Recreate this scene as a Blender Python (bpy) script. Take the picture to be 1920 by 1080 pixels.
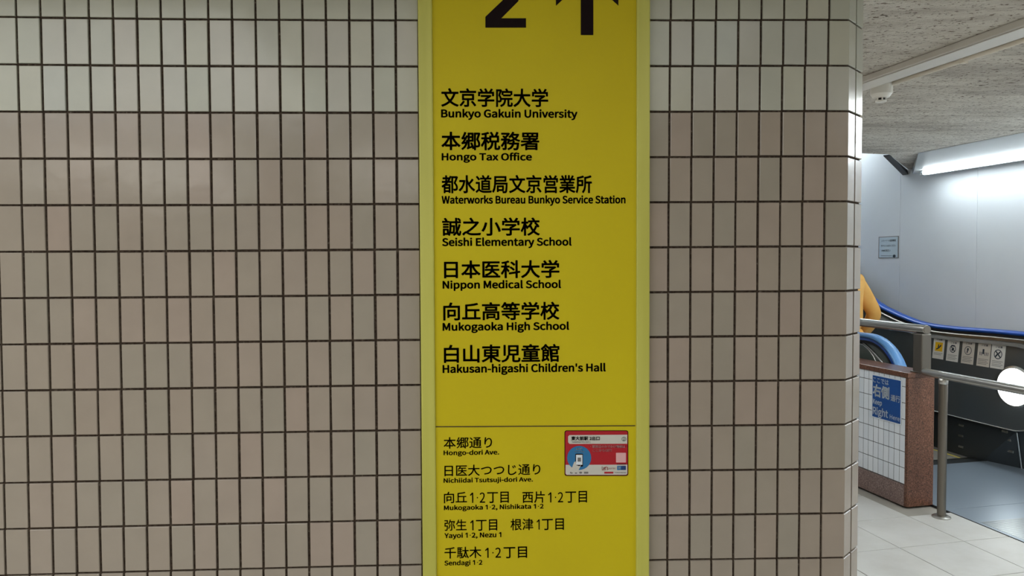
import bpy, bmesh, math, random
from mathutils import Vector, Matrix
random.seed(7)
for o in list(bpy.data.objects): bpy.data.objects.remove(o)
C = bpy.context.scene.collection
scene = bpy.context.scene

# ------------------------------------------------------------------ camera
F, PITCH, YAW, ROLL = 1387.0, .0333, -.0376, -.0046
def m3(r): return Matrix(r)
RY = m3([[math.cos(YAW), 0, math.sin(YAW)], [0, 1, 0], [-math.sin(YAW), 0, math.cos(YAW)]])
RX = m3([[1, 0, 0], [0, math.cos(PITCH), -math.sin(PITCH)], [0, math.sin(PITCH), math.cos(PITCH)]])
RZ = m3([[math.cos(ROLL), -math.sin(ROLL), 0], [math.sin(ROLL), math.cos(ROLL), 0], [0, 0, 1]])
RC = RZ @ RX @ RY
EYE = Vector((0, -1.6286, 1.5))
def unc(v):                      # camera axes (right, down, forward) -> world
    d = RC.transposed() @ Vector(v)
    return Vector((d.x, d.z, -d.y))
def ray(x, y): return unc(((x - 960) / F, (y - 540) / F, 1))
cam_data = bpy.data.cameras.new('camera')
cam = bpy.data.objects.new('camera', cam_data); C.objects.link(cam)
r_, u_, b_ = unc((1, 0, 0)), unc((0, -1, 0)), unc((0, 0, -1))
mw = Matrix(((r_.x, u_.x, b_.x, EYE.x), (r_.y, u_.y, b_.y, EYE.y), (r_.z, u_.z, b_.z, EYE.z), (0, 0, 0, 1)))
cam.matrix_world = mw
cam_data.sensor_width = 36; cam_data.lens = 36 * F / 1920
cam_data.clip_start = .05; cam_data.clip_end = 200
scene.camera = cam

# ------------------------------------------------------------------ colour management, world, large lights
scene.view_settings.view_transform = 'Standard'
scene.view_settings.look = 'None'
scene.view_settings.exposure = 0.0
scene.view_settings.gamma = 1.0
scene.view_settings.use_curve_mapping = False
world = bpy.data.worlds.new('world'); scene.world = world; world.use_nodes = True
world.node_tree.nodes['Background'].inputs[0].default_value = (.75, .8, .85, 1)
world.node_tree.nodes['Background'].inputs[1].default_value = .25
L_HALL = 2.35         # luminous ceiling panels of the hall, behind and above the camera
L_TUBE = 26.0         # fluorescent tubes in the escalator room
L_HALLR = .75
L_HALL2 = 5.8
L_SIDE = 8.0          # added hidden panel in the passage, brightens the low wall
L_LOBBY = 10.0         # added panel right of the view, brightens the escalator room

# ------------------------------------------------------------------ frames of reference
A = math.radians(10.4)           # the escalator room is turned against the tiled wall
CA, SA = math.cos(A), math.sin(A)
def E(u, v, z): return Vector((-SA * u + CA * v, EYE.y + CA * u + SA * v, z))
def W(x, y, z): return Vector((x, y, z))

def lin(c): 
    c /= 255
    return c / 12.92 if c <= .04045 else ((c + .055) / 1.055) ** 2.4
def rgb(r, g, b): return (lin(r), lin(g), lin(b), 1)

# ------------------------------------------------------------------ materials
def mat(name, col, rough=.5, metal=0, spec=.5, emit=None, estr=0, ior=None, coat=0, aniso=0):
    m = bpy.data.materials.new(name); m.use_nodes = True
    b = m.node_tree.nodes['Principled BSDF']
    b.inputs['Base Color'].default_value = col if len(col) == 4 else (*col, 1)
    b.inputs['Roughness'].default_value = rough
    b.inputs['Metallic'].default_value = metal
    b.inputs['Specular IOR Level'].default_value = spec
    if ior: b.inputs['IOR'].default_value = ior
    if coat: b.inputs['Coat Weight'].default_value = coat; b.inputs['Coat Roughness'].default_value = .1
    if emit: b.inputs['Emission Color'].default_value = emit; b.inputs['Emission Strength'].default_value = estr
    return m
def nd(m, t, **k):
    n = m.node_tree.nodes.new(t)
    for a_, v in k.items():
        if a_ in n.inputs.keys(): n.inputs[a_].default_value = v
        else: setattr(n, a_, v)
    return n
def lk(m, a_, b_): m.node_tree.links.new(a_, b_)
def bsdf(m): return m.node_tree.nodes['Principled BSDF']
def ramp(m, stops, interp='LINEAR'):
    n = nd(m, 'ShaderNodeValToRGB'); n.color_ramp.interpolation = interp
    e = n.color_ramp.elements
    while len(e) < len(stops): e.new(.5)
    for s, (p, c) in zip(e, stops): s.position = p; s.color = c
    return n
def noise(m, scale, detail=4, rough=.5, vec=None, dim=None, stretch=None):
    tc = nd(m, 'ShaderNodeTexCoord')
    src = tc.outputs['Object']
    if stretch:
        mp = nd(m, 'ShaderNodeMapping'); mp.inputs['Scale'].default_value = stretch; lk(m, src, mp.inputs[0]); src = mp.outputs[0]
    n = nd(m, 'ShaderNodeTexNoise'); n.inputs['Scale'].default_value = scale; n.inputs['Detail'].default_value = detail
    n.inputs['Roughness'].default_value = rough
    lk(m, src, n.inputs['Vector']); return n
def bump(m, h, dist, strength=1.0):
    b = nd(m, 'ShaderNodeBump'); b.inputs['Distance'].default_value = dist; b.inputs['Strength'].default_value = strength
    lk(m, h, b.inputs['Height']); lk(m, b.outputs[0], bsdf(m).inputs['Normal'])
def geo_noise(m, scale, detail=4, rough=.5, stretch=None):
    g = nd(m, 'ShaderNodeNewGeometry'); src = g.outputs['Position']
    if stretch:
        mp = nd(m, 'ShaderNodeMapping'); mp.inputs['Scale'].default_value = stretch; lk(m, src, mp.inputs[0]); src = mp.outputs[0]
    n = nd(m, 'ShaderNodeTexNoise'); n.inputs['Scale'].default_value = scale; n.inputs['Detail'].default_value = detail
    n.inputs['Roughness'].default_value = rough
    lk(m, src, n.inputs['Vector']); return n

# beige glazed tile: each tile its own slight tint, a few specks of dirt
M_TILE = mat('beige_glazed_tile', rgb(150, 139, 127), .16, ior=1.5)
oi = nd(M_TILE, 'ShaderNodeObjectInfo')
rp = ramp(M_TILE, [(0, rgb(163, 150, 137)), (.3, rgb(161, 151, 138)), (.6, rgb(159, 151, 138)), (.85, rgb(166, 151, 139)), (1, rgb(160, 150, 138))])
lk(M_TILE, oi.outputs['Random'], rp.inputs[0])
n1 = geo_noise(M_TILE, 14, 3); mx = nd(M_TILE, 'ShaderNodeMixRGB', blend_type='MULTIPLY'); mx.inputs[0].default_value = 1
r1 = ramp(M_TILE, [(.3, (.95, .95, .95, 1)), (.7, (1.02, 1.02, 1.02, 1))]); lk(M_TILE, n1.outputs['Fac'], r1.inputs[0])
lk(M_TILE, rp.outputs[0], mx.inputs[1]); lk(M_TILE, r1.outputs[0], mx.inputs[2])
n2 = geo_noise(M_TILE, 60, 1, .4); r2 = ramp(M_TILE, [(.845, (1, 1, 1, 1)), (.87, (.45, .42, .4, 1))]); lk(M_TILE, n2.outputs['Fac'], r2.inputs[0])
mx2 = nd(M_TILE, 'ShaderNodeMixRGB', blend_type='MULTIPLY'); mx2.inputs[0].default_value = 1
lk(M_TILE, mx.outputs[0], mx2.inputs[1]); lk(M_TILE, r2.outputs[0], mx2.inputs[2]); lk(M_TILE, mx2.outputs[0], bsdf(M_TILE).inputs['Base Color'])
n3 = geo_noise(M_TILE, 26, 2); bump(M_TILE, n3.outputs['Fac'], .0012, .35)

M_GROUT = mat('dark_brown_grout', rgb(62, 50, 42), .9, spec=.2)
g1 = geo_noise(M_GROUT, 160, 4, .7); gr = ramp(M_GROUT, [(.35, rgb(48, 38, 30)), (.62, rgb(80, 68, 58)), (.72, rgb(128, 118, 108))]); lk(M_GROUT, g1.outputs['Fac'], gr.inputs[0]); lk(M_GROUT, gr.outputs[0], bsdf(M_GROUT).inputs['Base Color'])

M_YEL = mat('yellow_sign_sheet', rgb(196, 180, 20), .5, spec=.18)
yn = geo_noise(M_YEL, 2.2, 2); yr = ramp(M_YEL, [(.3, rgb(201, 182, 26)), (.7, rgb(208, 191, 28))]); lk(M_YEL, yn.outputs['Fac'], yr.inputs[0]); lk(M_YEL, yr.outputs[0], bsdf(M_YEL).inputs['Base Color'])
M_YFR = mat('pale_yellow_frame', rgb(188, 186, 84), .4)
yn = geo_noise(M_YFR, 30, 3, stretch=(1, 1, .05)); yr = ramp(M_YFR, [(.3, rgb(190, 187, 82)), (.7, rgb(202, 199, 96))]); lk(M_YFR, yn.outputs['Fac'], yr.inputs[0]); lk(M_YFR, yr.outputs[0], bsdf(M_YFR).inputs['Base Color'])
M_BLK = mat('black_print', rgb(24, 12, 14), .6, spec=.1)
M_LINE = mat('dark_brown_print', rgb(70, 55, 15), .5)

# rough sprayed ceiling with pits
M_CEIL = mat('pitted_grey_ceiling', rgb(200, 194, 182), .95, spec=.15)
ca = geo_noise(M_CEIL, 1.6, 5, .6, (.6, 1.8, 1)); cr1 = ramp(M_CEIL, [(.34, rgb(196, 190, 180)), (.5, rgb(226, 221, 210)), (.68, rgb(240, 236, 226))]); lk(M_CEIL, ca.outputs['Fac'], cr1.inputs[0])
cb = geo_noise(M_CEIL, 52, 3, .68, (.8, 1.3, 1)); cr2 = ramp(M_CEIL, [(.585, (1, 1, 1, 1)), (.64, (.30, .25, .21, 1))]); lk(M_CEIL, cb.outputs['Fac'], cr2.inputs[0])
cc = geo_noise(M_CEIL, 9, 5, .7, (.45, 1.6, 1)); cr3 = ramp(M_CEIL, [(.34, (.78, .76, .74, 1)), (.55, (1, 1, 1, 1))]); lk(M_CEIL, cc.outputs['Fac'], cr3.inputs[0])
mxa = nd(M_CEIL, 'ShaderNodeMixRGB', blend_type='MULTIPLY'); mxa.inputs[0].default_value = 1
mxb = nd(M_CEIL, 'ShaderNodeMixRGB', blend_type='MULTIPLY'); mxb.inputs[0].default_value = 1
lk(M_CEIL, cr1.outputs[0], mxa.inputs[1]); lk(M_CEIL, cr2.outputs[0], mxa.inputs[2]); lk(M_CEIL, mxa.outputs[0], mxb.inputs[1]); lk(M_CEIL, cr3.outputs[0], mxb.inputs[2])
cd_ = geo_noise(M_CEIL, 21, 2, .5, (.9, 1.2, 1)); cr4 = ramp(M_CEIL, [(.69, (1, 1, 1, 1)), (.73, (.22, .18, .15, 1))]); lk(M_CEIL, cd_.outputs['Fac'], cr4.inputs[0])
mxc = nd(M_CEIL, 'ShaderNodeMixRGB', blend_type='MULTIPLY'); mxc.inputs[0].default_value = 1; lk(M_CEIL, mxb.outputs[0], mxc.inputs[1]); lk(M_CEIL, cr4.outputs[0], mxc.inputs[2])
lk(M_CEIL, mxc.outputs[0], bsdf(M_CEIL).inputs['Base Color'])
inv = nd(M_CEIL, 'ShaderNodeMath', operation='SUBTRACT'); inv.inputs[0].default_value = 1; lk(M_CEIL, cb.outputs['Fac'], inv.inputs[1]); bump(M_CEIL, inv.outputs[0], .02, .8)

M_WHITE = mat('white_wall_panel', rgb(214, 218, 222), .5, ior=1.45)
wn = geo_noise(M_WHITE, 1.1, 3); wr = ramp(M_WHITE, [(.3, rgb(224, 227, 230)), (.7, rgb(234, 237, 240))]); lk(M_WHITE, wn.outputs['Fac'], wr.inputs[0]); lk(M_WHITE, wr.outputs[0], bsdf(M_WHITE).inputs['Base Color'])
M_PLASTER = mat('grey_beige_far_wall', rgb(190, 184, 174), .8)
pn = geo_noise(M_PLASTER, 3, 3); pr = ramp(M_PLASTER, [(.3, rgb(184, 178, 168)), (.7, rgb(196, 190, 180))]); lk(M_PLASTER, pn.outputs['Fac'], pr.inputs[0]); lk(M_PLASTER, pr.outputs[0], bsdf(M_PLASTER).inputs['Base Color'])
# pale stone floor tile
M_FLOOR = mat('pale_stone_floor_tile', rgb(205, 202, 194), .42, ior=1.42)
fi = nd(M_FLOOR, 'ShaderNodeObjectInfo'); fr0 = ramp(M_FLOOR, [(0, rgb(184, 183, 179)), (1, rgb(193, 192, 188))]); lk(M_FLOOR, fi.outputs['Random'], fr0.inputs[0])
fn = geo_noise(M_FLOOR, 5, 6, .65); fr1 = ramp(M_FLOOR, [(.3, (.9, .89, .87, 1)), (.6, (1, 1, 1, 1))]); lk(M_FLOOR, fn.outputs['Fac'], fr1.inputs[0])
fm = nd(M_FLOOR, 'ShaderNodeMixRGB', blend_type='MULTIPLY'); fm.inputs[0].default_value = 1; lk(M_FLOOR, fr0.outputs[0], fm.inputs[1]); lk(M_FLOOR, fr1.outputs[0], fm.inputs[2])
fn2 = geo_noise(M_FLOOR, 24, 2, .5); fr2 = ramp(M_FLOOR, [(.77, (1, 1, 1, 1)), (.83, (.62, .6, .57, 1))]); lk(M_FLOOR, fn2.outputs['Fac'], fr2.inputs[0])
fm2 = nd(M_FLOOR, 'ShaderNodeMixRGB', blend_type='MULTIPLY'); fm2.inputs[0].default_value = 1; lk(M_FLOOR, fm.outputs[0], fm2.inputs[1]); lk(M_FLOOR, fr2.outputs[0], fm2.inputs[2]); lk(M_FLOOR, fm2.outputs[0], bsdf(M_FLOOR).inputs['Base Color'])
M_FJOINT = mat('grey_floor_joint', rgb(150, 145, 136), .8)
# red-brown granite
def granite(name, cols, rough=.3):
    m = mat(name, cols[0], rough)
    a_ = geo_noise(m, 130, 3, .7); r_ = ramp(m, [(.33, cols[0]), (.45, cols[1]), (.56, cols[2]), (.68, cols[3])]); lk(m, a_.outputs['Fac'], r_.inputs[0])
    b2 = geo_noise(m, 3, 2); r2_ = ramp(m, [(.3, (.85, .82, .8, 1)), (.7, (1.05, 1, .95, 1))]); lk(m, b2.outputs['Fac'], r2_.inputs[0])
    x = nd(m, 'ShaderNodeMixRGB', blend_type='MULTIPLY'); x.inputs[0].default_value = 1; lk(m, r_.outputs[0], x.inputs[1]); lk(m, r2_.outputs[0], x.inputs[2]); lk(m, x.outputs[0], bsdf(m).inputs['Base Color'])
    return m
M_GRAN = granite('red_brown_granite', [rgb(48, 30, 24), rgb(98, 66, 50), rgb(118, 80, 62), rgb(146, 108, 90)], .3)
M_GRANB = granite('purple_grey_granite_base', [rgb(98, 82, 80), rgb(128, 108, 104), rgb(146, 126, 120), rgb(182, 166, 160)], .45)  # paler, purple-grey mix of the same granite
M_WTILE = mat('white_glazed_tile', rgb(222, 228, 232), .15, ior=1.5)
wi = nd(M_WTILE, 'ShaderNodeObjectInfo'); wr_ = ramp(M_WTILE, [(0, rgb(226, 233, 240)), (1, rgb(238, 243, 248))]); lk(M_WTILE, wi.outputs['Random'], wr_.inputs[0]); lk(M_WTILE, wr_.outputs[0], bsdf(M_WTILE).inputs['Base Color'])
M_WGROUT = mat('dark_grey_grout', rgb(48, 48, 50), .9)
# metals
def metal(name, col, rough, stretch=None):
    m = mat(name, col, rough, 1)
    if stretch:
        a_ = geo_noise(m, 40, 3, .6, stretch); r_ = nd(m, 'ShaderNodeMapRange'); r_.inputs['To Min'].default_value = rough * .75; r_.inputs['To Max'].default_value = rough * 1.3
        lk(m, a_.outputs['Fac'], r_.inputs[0]); lk(m, r_.outputs[0], bsdf(m).inputs['Roughness'])
    return m
M_STEEL = metal('brushed_stainless_steel', rgb(190, 188, 182), .3, (1, 1, 14))
M_STEELD = metal('dull_brownish_steel', rgb(128, 122, 113), .35, (1, 1, .1))
M_STEELP = mat('brownish_post_steel', rgb(112, 107, 99), .45, .8)
M_PLATE = mat('blue_grey_landing_steel', rgb(148, 160, 172), .36, .55)
M_PLATE2 = metal('ribbed_landing_steel', rgb(176, 180, 182), .3)
M_PANEL = mat('dark_steel_balustrade_panel', rgb(84, 84, 82), .34, .45)
pn = geo_noise(M_PANEL, 1.3, 2); pr = ramp(M_PANEL, [(.3, rgb(92, 100, 104)), (.7, rgb(106, 102, 94))]); lk(M_PANEL, pn.outputs['Fac'], pr.inputs[0]); lk(M_PANEL, pr.outputs[0], bsdf(M_PANEL).inputs['Base Color'])
M_SKIRT = mat('black_skirt_panel', rgb(60, 64, 66), .35, .2)
M_DARK = mat('dark_rubber', rgb(26, 28, 30), .6)
M_BLUE = mat('blue_rubber_handrail', rgb(34, 84, 176), .28, ior=1.5)
M_BLUELIT = mat('lit_blue_rubber_handrail', rgb(96, 148, 204), .3, ior=1.5)  # light on the near running surface is put into this blue
M_GLASS = mat('dark_green_grey_glass', rgb(92, 100, 94), .12, .1)
M_STEP = metal('grooved_step_metal', rgb(96, 98, 98), .45)
M_YLINE = mat('yellow_step_line', rgb(206, 184, 70), .5)
M_PLW = mat('off_white_plastic', rgb(246, 244, 236), .35)
M_RAILW = mat('white_enamel_duct', rgb(232, 230, 224), .4)
M_CREAM = mat('cream_conduit', rgb(240, 232, 216), .5)
M_FIX = mat('grey_enamel_fixture', rgb(190, 196, 198), .4)
M_TUBE = mat('fluorescent_tube', (1, 1, 1, 1), .4, emit=(.86, .96, 1, 1), estr=L_TUBE)
M_TUBE2 = mat('fluorescent_tube_shaft', (1, 1, 1, 1), .4, emit=(.86, .96, 1, 1), estr=62)
M_SIDE = mat('added_passage_light', (1, 1, 1, 1), .6, emit=(.93, .98, 1, 1), estr=L_SIDE)
M_HALL = mat('hall_light_diffuser', (1, 1, 1, 1), .6, emit=(.97, 1, 1, 1), estr=L_HALL)
M_FILL3 = mat('added_light_right', (1, 1, 1, 1), .6, emit=(.97, 1, 1, 1), estr=3.0)  # for the panel added to brighten the white low wall
M_HALLR = mat('hall_light_diffuser_dim', (1, 1, 1, 1), .6, emit=(.97, 1, 1, 1), estr=L_HALLR)
M_HALL2 = mat('hall_light_diffuser_warm', (1, 1, 1, 1), .6, emit=(1, .97, .9, 1), estr=L_HALL2)
M_LOBBY = mat('added_lobby_light', (1, 1, 1, 1), .6, emit=(.95, 1, 1, 1), estr=L_LOBBY)
M_LAMP = mat('white_indicator_lens', (1, 1, 1, 1), .4, emit=(.95, 1, .97, 1), estr=9)
M_BSIGN = mat('blue_sign_plate', rgb(22, 78, 150), .35)
M_PWHITE = mat('white_print', rgb(226, 234, 240), .45)
M_PAPER = mat('white_label_paper', rgb(226, 222, 214), .5)
M_PAPERY = mat('ivory_label_paper', rgb(214, 204, 190), .5)
M_NOTICE = mat('pale_blue_notice_sheet', rgb(206, 220, 228), .35)
M_NTXT = mat('grey_blue_print', rgb(96, 108, 118), .6)
M_NTXTD = mat('dark_blue_grey_print', rgb(44, 54, 66), .6)
M_LYEL = mat('yellow_pictogram', rgb(240, 190, 20), .45)
M_GREYP = mat('mid_grey_print', rgb(120, 116, 112), .6)
M_RED = mat('red_label_sheet', rgb(176, 26, 40), .3)
M_LGREY = mat('pale_grey_label_sheet', rgb(206, 204, 196), .3)
M_CBLUE = mat('blue_label_circle', rgb(44, 118, 172), .3)
M_DBLUE = mat('navy_label_mark', rgb(24, 64, 120), .3)
M_LGREEN = mat('label_ring_grey', rgb(96, 116, 112), .4)
M_PINK = mat('faded_pink_print', rgb(226, 176, 178), .4)
M_ORANGE = mat('orange_knit_cloth', rgb(226, 168, 88), .85, spec=.2)
on = geo_noise(M_ORANGE, 6, 3); orr = ramp(M_ORANGE, [(.3, rgb(226, 166, 84)), (.7, rgb(240, 188, 110))]); lk(M_ORANGE, on.outputs['Fac'], orr.inputs[0]); lk(M_ORANGE, orr.outputs[0], bsdf(M_ORANGE).inputs['Base Color'])
M_SKIN = mat('skin', rgb(206, 160, 130), .5)
M_HAIR = mat('black_hair', rgb(24, 20, 18), .5)
M_TROU = mat('dark_trousers', rgb(44, 46, 56), .8)
M_SHOE = mat('white_shoes', rgb(200, 198, 194), .6)
M_EYE = mat('dark_eye', rgb(20, 16, 14), .3)

# ------------------------------------------------------------------ object helpers
ORG = {}
def meta(o, label=None, cat=None, group=None, kind=None):
    if label: o['label'] = label
    if cat: o['category'] = cat
    if group: o['group'] = group
    if kind: o['kind'] = kind
    return o
def thing(name, loc, label, cat, group=None, kind=None):
    o = bpy.data.objects.new(name, None); C.objects.link(o); o.location = loc; o.empty_display_size = .1
    ORG[o.name] = Vector(loc); return meta(o, label, cat, group, kind)
def mesh(name, vs, fs, m, parent=None, smooth=False, kind=None, label=None, fm=None):
    """vs in world coordinates; the object's origin is its parent's origin"""
    org = ORG[parent.name] if parent else (sum((Vector(v) for v in vs), Vector()) / len(vs))
    if not parent:
        org.z = min(v[2] for v in vs)
    me = bpy.data.meshes.new(name)
    me.from_pydata([tuple(Vector(v) - org) for v in vs], [], fs)
    for mm in (m if isinstance(m, (list, tuple)) else [m]): me.materials.append(mm)
    if fm: me.polygons.foreach_set('material_index', fm)
    if smooth: me.polygons.foreach_set('use_smooth', [True] * len(me.polygons))
    me.update()
    bm = bmesh.new(); bm.from_mesh(me); bmesh.ops.recalc_face_normals(bm, faces=bm.faces); bm.to_mesh(me); bm.free()
    o = bpy.data.objects.new(name, me); C.objects.link(o)
    if parent: o.parent = parent; 
    else: o.location = org
    ORG[o.name] = org
    if kind: o['kind'] = kind
    if label: o['label'] = label
    return o
def boxv(P, a0, a1, b0, b1, c0, c1):
    vs = [P(a, b, c) for a in (a0, a1) for b in (b0, b1) for c in (c0, c1)]
    fs = [(0, 1, 3, 2), (4, 6, 7, 5), (0, 4, 5, 1), (2, 3, 7, 6), (0, 2, 6, 4), (1, 5, 7, 3)]
    return vs, fs
def joinv(lst):
    V, Fs = [], []
    for vs, fs in lst:
        n = len(V); V += list(vs); Fs += [tuple(i + n for i in f) for f in fs]
    return V, Fs
def bevbox(P, a0, a1, b0, b1, c0, c1, r=.003):
    """box with chamfered edges"""
    bm = bmesh.new()
    vs, fs = boxv(lambda a, b, c: Vector((a, b, c)), a0, a1, b0, b1, c0, c1)
    bv = [bm.verts.new(v) for v in vs]
    for f in fs: bm.faces.new([bv[i] for i in f])
    bmesh.ops.recalc_face_normals(bm, faces=bm.faces)
    bmesh.ops.bevel(bm, geom=list(bm.edges), offset=r, segments=2, affect='EDGES', profile=.5)
    bm.verts.index_update()
    V = [P(*v.co) for v in bm.verts]; Fs = [tuple(v.index for v in f.verts) for f in bm.faces]; bm.free()
    return V, Fs
def tube(pts, r, n=16, cap=True):
    """round tube through world points; r a number or list"""
    pts = [Vector(p) for p in pts]; V, Fs = [], []
    rr = r if isinstance(r, (list, tuple)) else [r] * len(pts)
    prev = None
    for i, p in enumerate(pts):
        t = (pts[min(i + 1, len(pts) - 1)] - pts[max(i - 1, 0)]).normalized()
        if prev is None:
            s = t.cross(Vector((0, 0, 1)));
            if s.length < .1: s = t.cross(Vector((1, 0, 0)))
        else: s = prev - t * prev.dot(t)
        s.normalize(); prev = s; q = t.cross(s)
        for k in range(n):
            a_ = 2 * math.pi * k / n; V.append(p + (s * math.cos(a_) + q * math.sin(a_)) * rr[i])
    for i in range(len(pts) - 1):
        for k in range(n):
            Fs.append((i * n + k, i * n + (k + 1) % n, (i + 1) * n + (k + 1) % n, (i + 1) * n + k))
    if cap: Fs.append(tuple(range(n))[::-1]); Fs.append(tuple(range((len(pts) - 1) * n, len(pts) * n)))
    return V, Fs
def disc(c, axis, r, h, n=32, bev=0):
    """short cylinder from c along axis"""
    c = Vector(c); ax = Vector(axis).normalized()
    if bev: return tube([c, c + ax * (h - bev), c + ax * h], [r, r, r - bev], n)
    return tube([c, c + ax * h], r, n)
def sweep(path, prof):
    """path: list of (u, z) in a vertical plane; prof: list of (v, n) closed; returns world mesh"""
    V, Fs = [], []; m = len(prof)
    for i, (u, z) in enumerate(path):
        a_ = path[max(i - 1, 0)]; b_ = path[min(i + 1, len(path) - 1)]
        t = Vector((b_[0] - a_[0], b_[1] - a_[1])).normalized(); nrm = Vector((-t.y, t.x))
        for (v, n) in prof: V.append(E(u + nrm.x * n, v, z + nrm.y * n))
    for i in range(len(path) - 1):
        for k in range(m): Fs.append((i * m + k, i * m + (k + 1) % m, (i + 1) * m + (k + 1) % m, (i + 1) * m + k))
    Fs.append(tuple(range(m))[::-1]); Fs.append(tuple(range((len(path) - 1) * m, len(path) * m)))
    return V, Fs

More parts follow.
